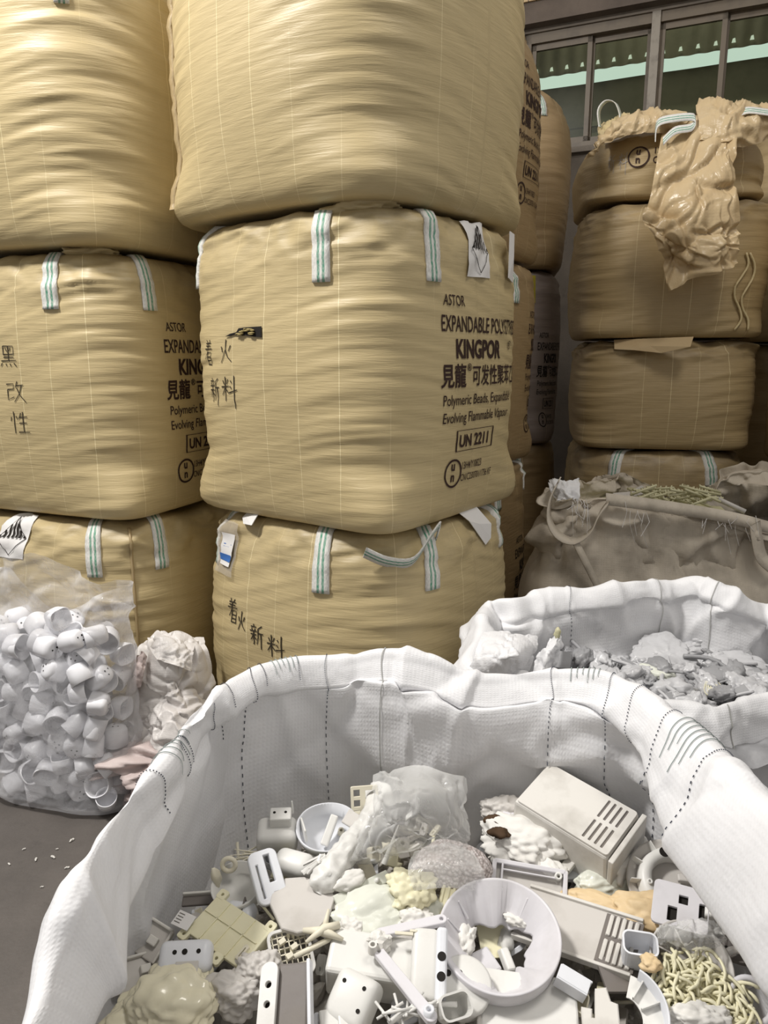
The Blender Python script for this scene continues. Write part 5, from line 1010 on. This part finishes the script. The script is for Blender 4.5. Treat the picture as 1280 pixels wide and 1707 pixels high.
# castellated clip, big front plate, parts at the front edge
r_ = T0('castellated_clip', 'grey white toothed clip between the big front plate and the curved fin', 'clip', 998, 1690, .555, -14, 22); part(r_, 'body', plate([(-.02, -.04), (-.024, .0), (-.012, .0), (-.012, -.012), (-.004, -.012), (-.004, .03), (.010, .034), (.016, .016), (.026, .014), (.030, -.04)], (), .014, .002), M['pd'])
r_ = T0('front_plate', 'large cream white flat plate at the front edge under the white ring', 'plate', 882, 1690, .535, -8, 18, 2); part(r_, 'plate', rbox(.15, .12, .008, .004, 2), M['pw']); part(r_, 'edge', rbox(.006, .12, .02, .002), M['pg'], (-.077, 0, .0))
r_ = T0('round_housing', 'rounded white pot tucked under the left side of the ring', 'housing', 772, 1650, .55, 0, 26); part(r_, 'pot', lathe([(.0005, -.03), (.034, -.028), (.042, -.010), (.044, .02), (.040, .022), (.0005, .022)], 40), M['pw'], smooth=True)
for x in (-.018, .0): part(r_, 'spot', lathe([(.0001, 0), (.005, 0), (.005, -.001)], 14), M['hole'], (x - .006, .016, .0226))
one(shell(.05, .036, .04), 'open_cup', 'small white open cup at the bottom edge left of the big front plate', 'cup', M['pw'], 748, 1682, .555, 20, 40); m = MB(); m.add(tube(spline([(-.05, -.02, 0), (-.02, .0, .006), (.02, .012, .006), (.05, .02, .0)], 14), .0042, 8)); one(m, 'bent_rod', 'bent white rod lying across the bottom edge', 'rod', M['pw'], 705, 1690, .575, -4, 0, 0, None, True)
m = MB(); rg = random.Random(12)
for i in range(10): a = rg.uniform(0, 3.1); c = Vector((rg.uniform(-.03, .03), rg.uniform(-.015, .015), rg.uniform(0, .015))); d = Vector((math.cos(a), math.sin(a), rg.uniform(-.3, .5))) * rg.uniform(.012, .03); m.add(tube([c - d, c + d], .0022, 6))
one(m, 'sprue_tangle', 'tangle of thin white sprue sticks at the bottom edge in front of the big box', 'sprue', M['pw'], 668, 1688, .575, 0, 0, 0, None, True)
m2 = MB(); m2.add(rbox(.05, .03, .02, .003)); m2.add(rbox(.02, .034, .03, .003), 0, TM((.012, 0, .0))); one(m2, 'stepped_block', 'white stepped block at the bottom edge below the rounded cover', 'block', M['pw'], 560, 1702, .55, 12, 20)
r_ = T0('ring_lens', 'clear greyish lens ring at the right edge of the pile', 'lens ring', 1232, 1612, .57, -30, 30, -14); part(r_, 'ring', lathe([(.026 + .006 * math.cos(a), .006 * math.sin(a)) for a in np.linspace(0, 2 * math.pi, 11)], 36), M['pg'], smooth=True); part(r_, 'lug', plate(rrect(0, 0, .05, .03, .012, 5), [circ(.012, 0, .006, 14)], .007), M['pg'], (.04, .02, 0), (0, 0, R(30)))
r_ = T0('ring_lens', 'second lens ring half hidden by the sack wall, nearest the front', 'lens ring', 1252, 1668, .56, 20, 34, -20); part(r_, 'ring', lathe([(.030 + .005 * math.cos(a), .005 * math.sin(a)) for a in np.linspace(0, 2 * math.pi, 11)], 36), M['mauveplate'], smooth=True); part(r_, 'clip', rbox(.012, .024, .014, .002), M['pw'], (.03, 0, .004))
one(plate(rrect(0, 0, .07, .045, .018, 6), [circ(.016, .006, .006, 14), circ(-.012, -.006, .004, 12)], .008), 'rounded_plate', 'grey rounded plate with holes wedged against the sack wall', 'plate', M['pk'], 1225, 1580, .565, -50, 30, -18)
# small fragments between the pieces
def frag(k):
    if k == 0: return rbox(.034, .020, .004, .001)
    if k == 1: return tube([(-.03, 0, 0), (.03, .004, .004)], .0028, 7)
    if k == 2: m = MB(); m.add(rbox(.03, .018, .004, .001)); m.add(rbox(.004, .018, .018, .001), 0, TM((.014, 0, .008))); return (m.v, m.f)
    if k == 3: m = shell(.03, .024, .02, .002, .006, 3); return (m.v, m.f)
    if k == 4: return lump(3, (.020, .015, .012), 3, .35, .25, 3)
    if k == 5: return plate(rrect(0, 0, .032, .022, .005, 3), [circ(.007, 0, .004, 10)], .005)
FK = (('plastic_shard', 'flat off white plastic shard wedged between bigger scrap in the big sack', 'shard'), ('plastic_stick', 'thin off white plastic stick wedged between bigger scrap in the big sack', 'stick'), ('angle_bracket', 'tiny off white angle bracket wedged between bigger scrap in the big sack', 'bracket'), ('tiny_cup', 'tiny open white plastic cup wedged between bigger scrap in the big sack', 'cup'), ('foam_crumb', 'small white foam crumb wedged between bigger scrap in the big sack', 'foam crumb'), ('holed_tab', 'small white tab with one hole wedged between bigger scrap in the big sack', 'tab'))
rng = random.Random(99); FP = {}
mats_ = [M['pw'], M['pd'], M['pg'], M['pc'], M['pb'], M['py']]
for i in range(170):
    k = i % 6; mi = rng.randrange(6)
    if (k, mi) not in FP: v, f = frag(k); FP[(k, mi)] = o = mk(FK[k][0], v, f, mats_[mi], None, k in (1, 4))
    else: o = FP[(k, mi)].copy(); COL.objects.link(o)
    while True:
        x, y = rng.uniform(-.40, .55), rng.uniform(.84, 1.47)
        if not (x < -.33 and y < 1.0): break
    o.location = (x, y, bed_z(x, y) + rng.uniform(-.01, .03)); o.rotation_euler = (rng.uniform(-1, 1), rng.uniform(-1, 1), rng.uniform(0, 6.3)); s_ = rng.uniform(.8, 1.5); o.scale = (s_, s_, s_)
    tag(o, FK[k][1], FK[k][2], FK[k][0].replace('_', ' ') + 's in the big sack')
# ------------------------------------------------------------------ grey melt in the second sack
gx, gy = np.meshgrid(np.linspace(.22, 1.42, 90), np.linspace(1.70, 2.56, 70)); hz = .54 + .05 * (worley(np.stack([gx * 11, gy * 11, gx * 0], -1), 9) - .4) + .03 * fbm(np.stack([gx * 3, gy * 3, gx * 0], -1), 3, 2)
ins = ((np.abs((gx - .84) / .56)) ** 4 + (np.abs((gy - 2.1) / .40)) ** 4) < 1
V = np.stack([gx, gy, hz], -1).reshape(-1, 3); F = [q for q in grid_faces(70, 90, False) if all(ins.reshape(-1)[i] for i in q)]
tag(mk('melt_crumb_bed', V, F, M['silverd'], None, True), 'bed of grey melted crumbs under the lumps in the second white sack', 'plastic crumbs', None, 'stuff')
def gl(label, mat, px, py, z, size, seed, rz=0, rx=0, ry=0, cell=.3, cf=4, group=None, name='melted_lump'):
    return one(lump(seed, size, 5 if size[0] > .07 else 4, .3, cell, cf, .1, 3), name, label, 'melted lump', mat, px, py, z, rz, rx, ry, group, True)
gl('broad grey melted cake with cracked skin, largest in the second sack', M['silver'], 1106, 1092, 0.622, (.085, .075, .022), 81, -20, 26, 0, .16, 5)
gl('flat grey melted cake at the far right of the second sack', M['silver'], 1218, 1106, 0.602, (.105, .060, .018), 82, -6, 18, 0, .14, 5)
gl('long grey melted strip behind the broad cakes', M['silver'], 1165, 1082, 0.607, (.075, .03, .018), 83, 0, 20, 0, .2, 4)
gl('dark grey melted cake among the front lumps', M['silverd'], 1186, 1130, 0.602, (.055, .045, .018), 84, -20, 22, 0, .15, 4)
gl('creamy yellow melted lump in the second sack', M['pgreen'], 1088, 1124, 0.607, (.05, .03, .02), 85, -10, 18, 0, .2, 4)
gl('round grey knob beside the broad cake', M['silver'], 1152, 1117, 0.622, (.024, .022, .02), 86, 0, 0, 0, .12, 3)
gl('bumpy grey melted clump near the front rim', M['silver'], 1125, 1150, 0.597, (.055, .036, .03), 87, 14, 15, 0, .42, 4)
gl('flat grey melted skin by the front rim', M['silver'], 1060, 1138, 0.597, (.07, .04, .016), 88, 4, 22, 0, .2, 5)
gl('pale grey clump at the front rim, below the yellow rosette', M['silver'], 1145, 1173, 0.592, (.07, .028, .02), 89, 4, 15, 0, .3, 4)
gl('round pale disc lump near the yellow rosette', M['silver'], 1225, 1134, 0.622, (.026, .026, .014), 90, 0, 30, 0, .05, 3)
gl('grey clump at the far right front rim', M['silver'], 1250, 1150, 0.602, (.06, .035, .03), 91, 20, 15, 0, .4, 4)
m = MB()
for i in range(4):
    rr = .010 + i * .0065; m.add(lathe([(rr * .8, -.008), (rr, .012 - i * .002), (rr + .0015, .012 - i * .002), (rr * .8 + .0015, -.008)], 24, lambda q, a, r, z, i=i: (r * (1 + .12 * math.sin(3 * a + i)), z), R(40 * i), R(40 * i + 300)))
one(m, 'melted_rosette', 'pale yellow rosette shaped curl among the grey lumps', 'melted lump', M['py'], 1190, 1150, .60, 0, 28, 0, None, True)
m = MB()
for i in range(3): m.add(tube(spline([(-.02 + .012 * math.cos(t) * (1 + .2 * i), .012 * math.sin(t) * (1 + .2 * i), .004 * i) for t in np.linspace(i, i + 5.5, 8)], 22), .0035, 6))
one(m, 'curled_strand', 'pale curled strand near the white tray in the second sack', 'strand', M['pgreen'], 975, 1105, .60, 0, 25, 0, None, True)
r_ = T0('white_tray', 'small greyish white tray at the back of the second sack', 'tray', 990, 1074, .60, 4, 24); part(r_, 'tray', rbox(.085, .04, .028, .003), M['pd']); part(r_, 'lid', rbox(.05, .042, .012, .002), M['pg'], (.066, 0, .004), (0, R(14), 0))
one(rbox(.05, .075, .03, .003), 'grey_block', 'dark grey block leaning on the rim of the second sack', 'block', M['silverd'], 938, 1105, .62, -20, 20); one(rbox(.03, .07, .02, .003), 'grey_block', 'narrow grey block lying in the middle of the second sack', 'block', M['silverd'], 1010, 1118, .60, -24, 20); one(rbox(.055, .03, .016, .002), 'grey_block', 'short grey block under the edge of the broad cake', 'block', M['silverd'], 1048, 1108, .60, 10, 20)
r_ = T0('limp_white_bag', 'small limp white bag with knotted tip at the side of the second sack', 'bag', 912, 1100, .64); o_ = np.array(r_.location)
crumpled_patch('bag_cloth', [[at(922, 1056, .70), at(932, 1054, .71), at(938, 1060, .70)], [at(908, 1078, .69), at(925, 1075, .71), at(940, 1078, .68)], [at(892, 1095, .66), at(915, 1092, .69), at(934, 1095, .65)], [at(888, 1122, .62), at(905, 1126, .65), at(922, 1120, .62)]], 30, 34, .005, 9, 92, M['white'], r_, o_); part(r_, 'knot', lump(3, (.010, .010, .016), 3, .4, .2, 3), M['yel'], np.array(at(930, 1056, .72)) - o_, smooth=True)
rng = random.Random(44); GP = {}
GK = (('grey_crumb', 'small grey melted crumb between the lumps in the second white sack', 'crumb'), ('grey_stick', 'short grey plastic stick between the lumps in the second white sack', 'stick'), ('grey_shard', 'flat grey plastic shard between the lumps in the second white sack', 'shard'))
for i in range(150):
    k = (0, 0, 1, 2)[i % 4]; mi = rng.randrange(2); sd = rng.randrange(3)
    if (k, mi, sd) not in GP:
        vf = lump(100 + sd, (.026, .019, .014), 4, .35, .35, 3) if k == 0 else tube(spline([(-.04, 0, 0), (0, .006 * sd, .006), (.04, 0, .0)], 8), .0036, 6) if k == 1 else rbox(.034, .022, .006, .001)
        GP[(k, mi, sd)] = o = mk(GK[k][0], vf[0], vf[1], (M['silver'], M['silverd'])[mi], None, k < 2)
    else: o = GP[(k, mi, sd)].copy(); COL.objects.link(o)
    px, py = rng.uniform(945, 1290), rng.uniform(1072, 1172)
    if px < 1050: py = min(py, 1080 + (px - 940) * .7)
    o.location = at(px, py, .57 + rng.uniform(0, .05)); o.rotation_euler = (rng.uniform(-.7, .7), rng.uniform(-.7, .7), rng.uniform(0, 6.3)); s_ = rng.uniform(.7, 2.0); o.scale = (s_, s_, s_)
    tag(o, GK[k][1], GK[k][2], GK[k][0].replace('_', ' ') + 's in the second sack')
# ------------------------------------------------------------------ sprues in the dirty sack
rng = random.Random(51); SP = None
gx, gy = np.meshgrid(np.linspace(.72, 1.72, 50), np.linspace(3.0, 3.7, 40)); hz = .80 + .08 * np.exp(-((gx - 1.2) ** 2 / .05 + (gy - 3.4) ** 2 / .05)) + .03 * worley(np.stack([gx * 12, gy * 12, gx * 0], -1), 9)
ins = ((gx - 1.2) / .44) ** 4 + ((gy - 3.35) / .30) ** 4 < 1; F = [q for q in grid_faces(40, 50, False) if all(ins.reshape(-1)[i] for i in q)]
tag(mk('sprue_crumb_bed', np.stack([gx, gy, hz], -1).reshape(-1, 3), F, M['yel'], None, True), 'bed of pale crumbs under the sprues in the dirty grey sack', 'plastic crumbs', None, 'stuff')
for i in range(60):
    if SP is None:
        m = MB(); m.add(tube([(-.06, 0, 0), (.06, 0, 0)], .006, 6))
        for q in range(5): m.add(tube([(-.05 + q * .024, 0, 0), (-.05 + q * .024, .014, .006)], .004, 5))
        SP = o = m.make('sprue_stick', M['yel'], None, True)
    else: o = SP.copy(); COL.objects.link(o)
    px = rng.uniform(1065, 1185); py = rng.uniform(812, 842); o.location = A(px, py, rng.uniform(3.15, 3.45)); o.rotation_euler = (rng.uniform(-.4, .4), rng.uniform(-.4, .4), rng.uniform(-.9, .9)); tag(o, 'pale yellow green sprue stick heaped in the dirty grey sack', 'sprue', 'sprue sticks in the dirty sack')
def gb(name, label, px, py, y, L, rz, ry, mat): 
    o = one(tube([(-L / 2, 0, 0), (L / 2, 0, 0)], .011, 8), name, label, 'rod', mat, 0, 900, .5, rz, 0, ry, None, True); o.location = A(px, py, y)
gb('white_rod', 'white rod sticking up by the strap of the dirty sack', 1035, 830, 3.3, .24, 20, -20, M['pg']); gb('white_rod', 'white rod leaning at the right of the sprue heap', 1218, 842, 3.2, .13, -30, 22, M['pg'])
o = one(rbox(.14, .05, .07, .004), 'white_block', 'white block lying beside the sprue heap in the dirty sack', 'block', M['pg'], 0, 900, .5, 20, 10); o.location = A(1046, 835, 3.25)
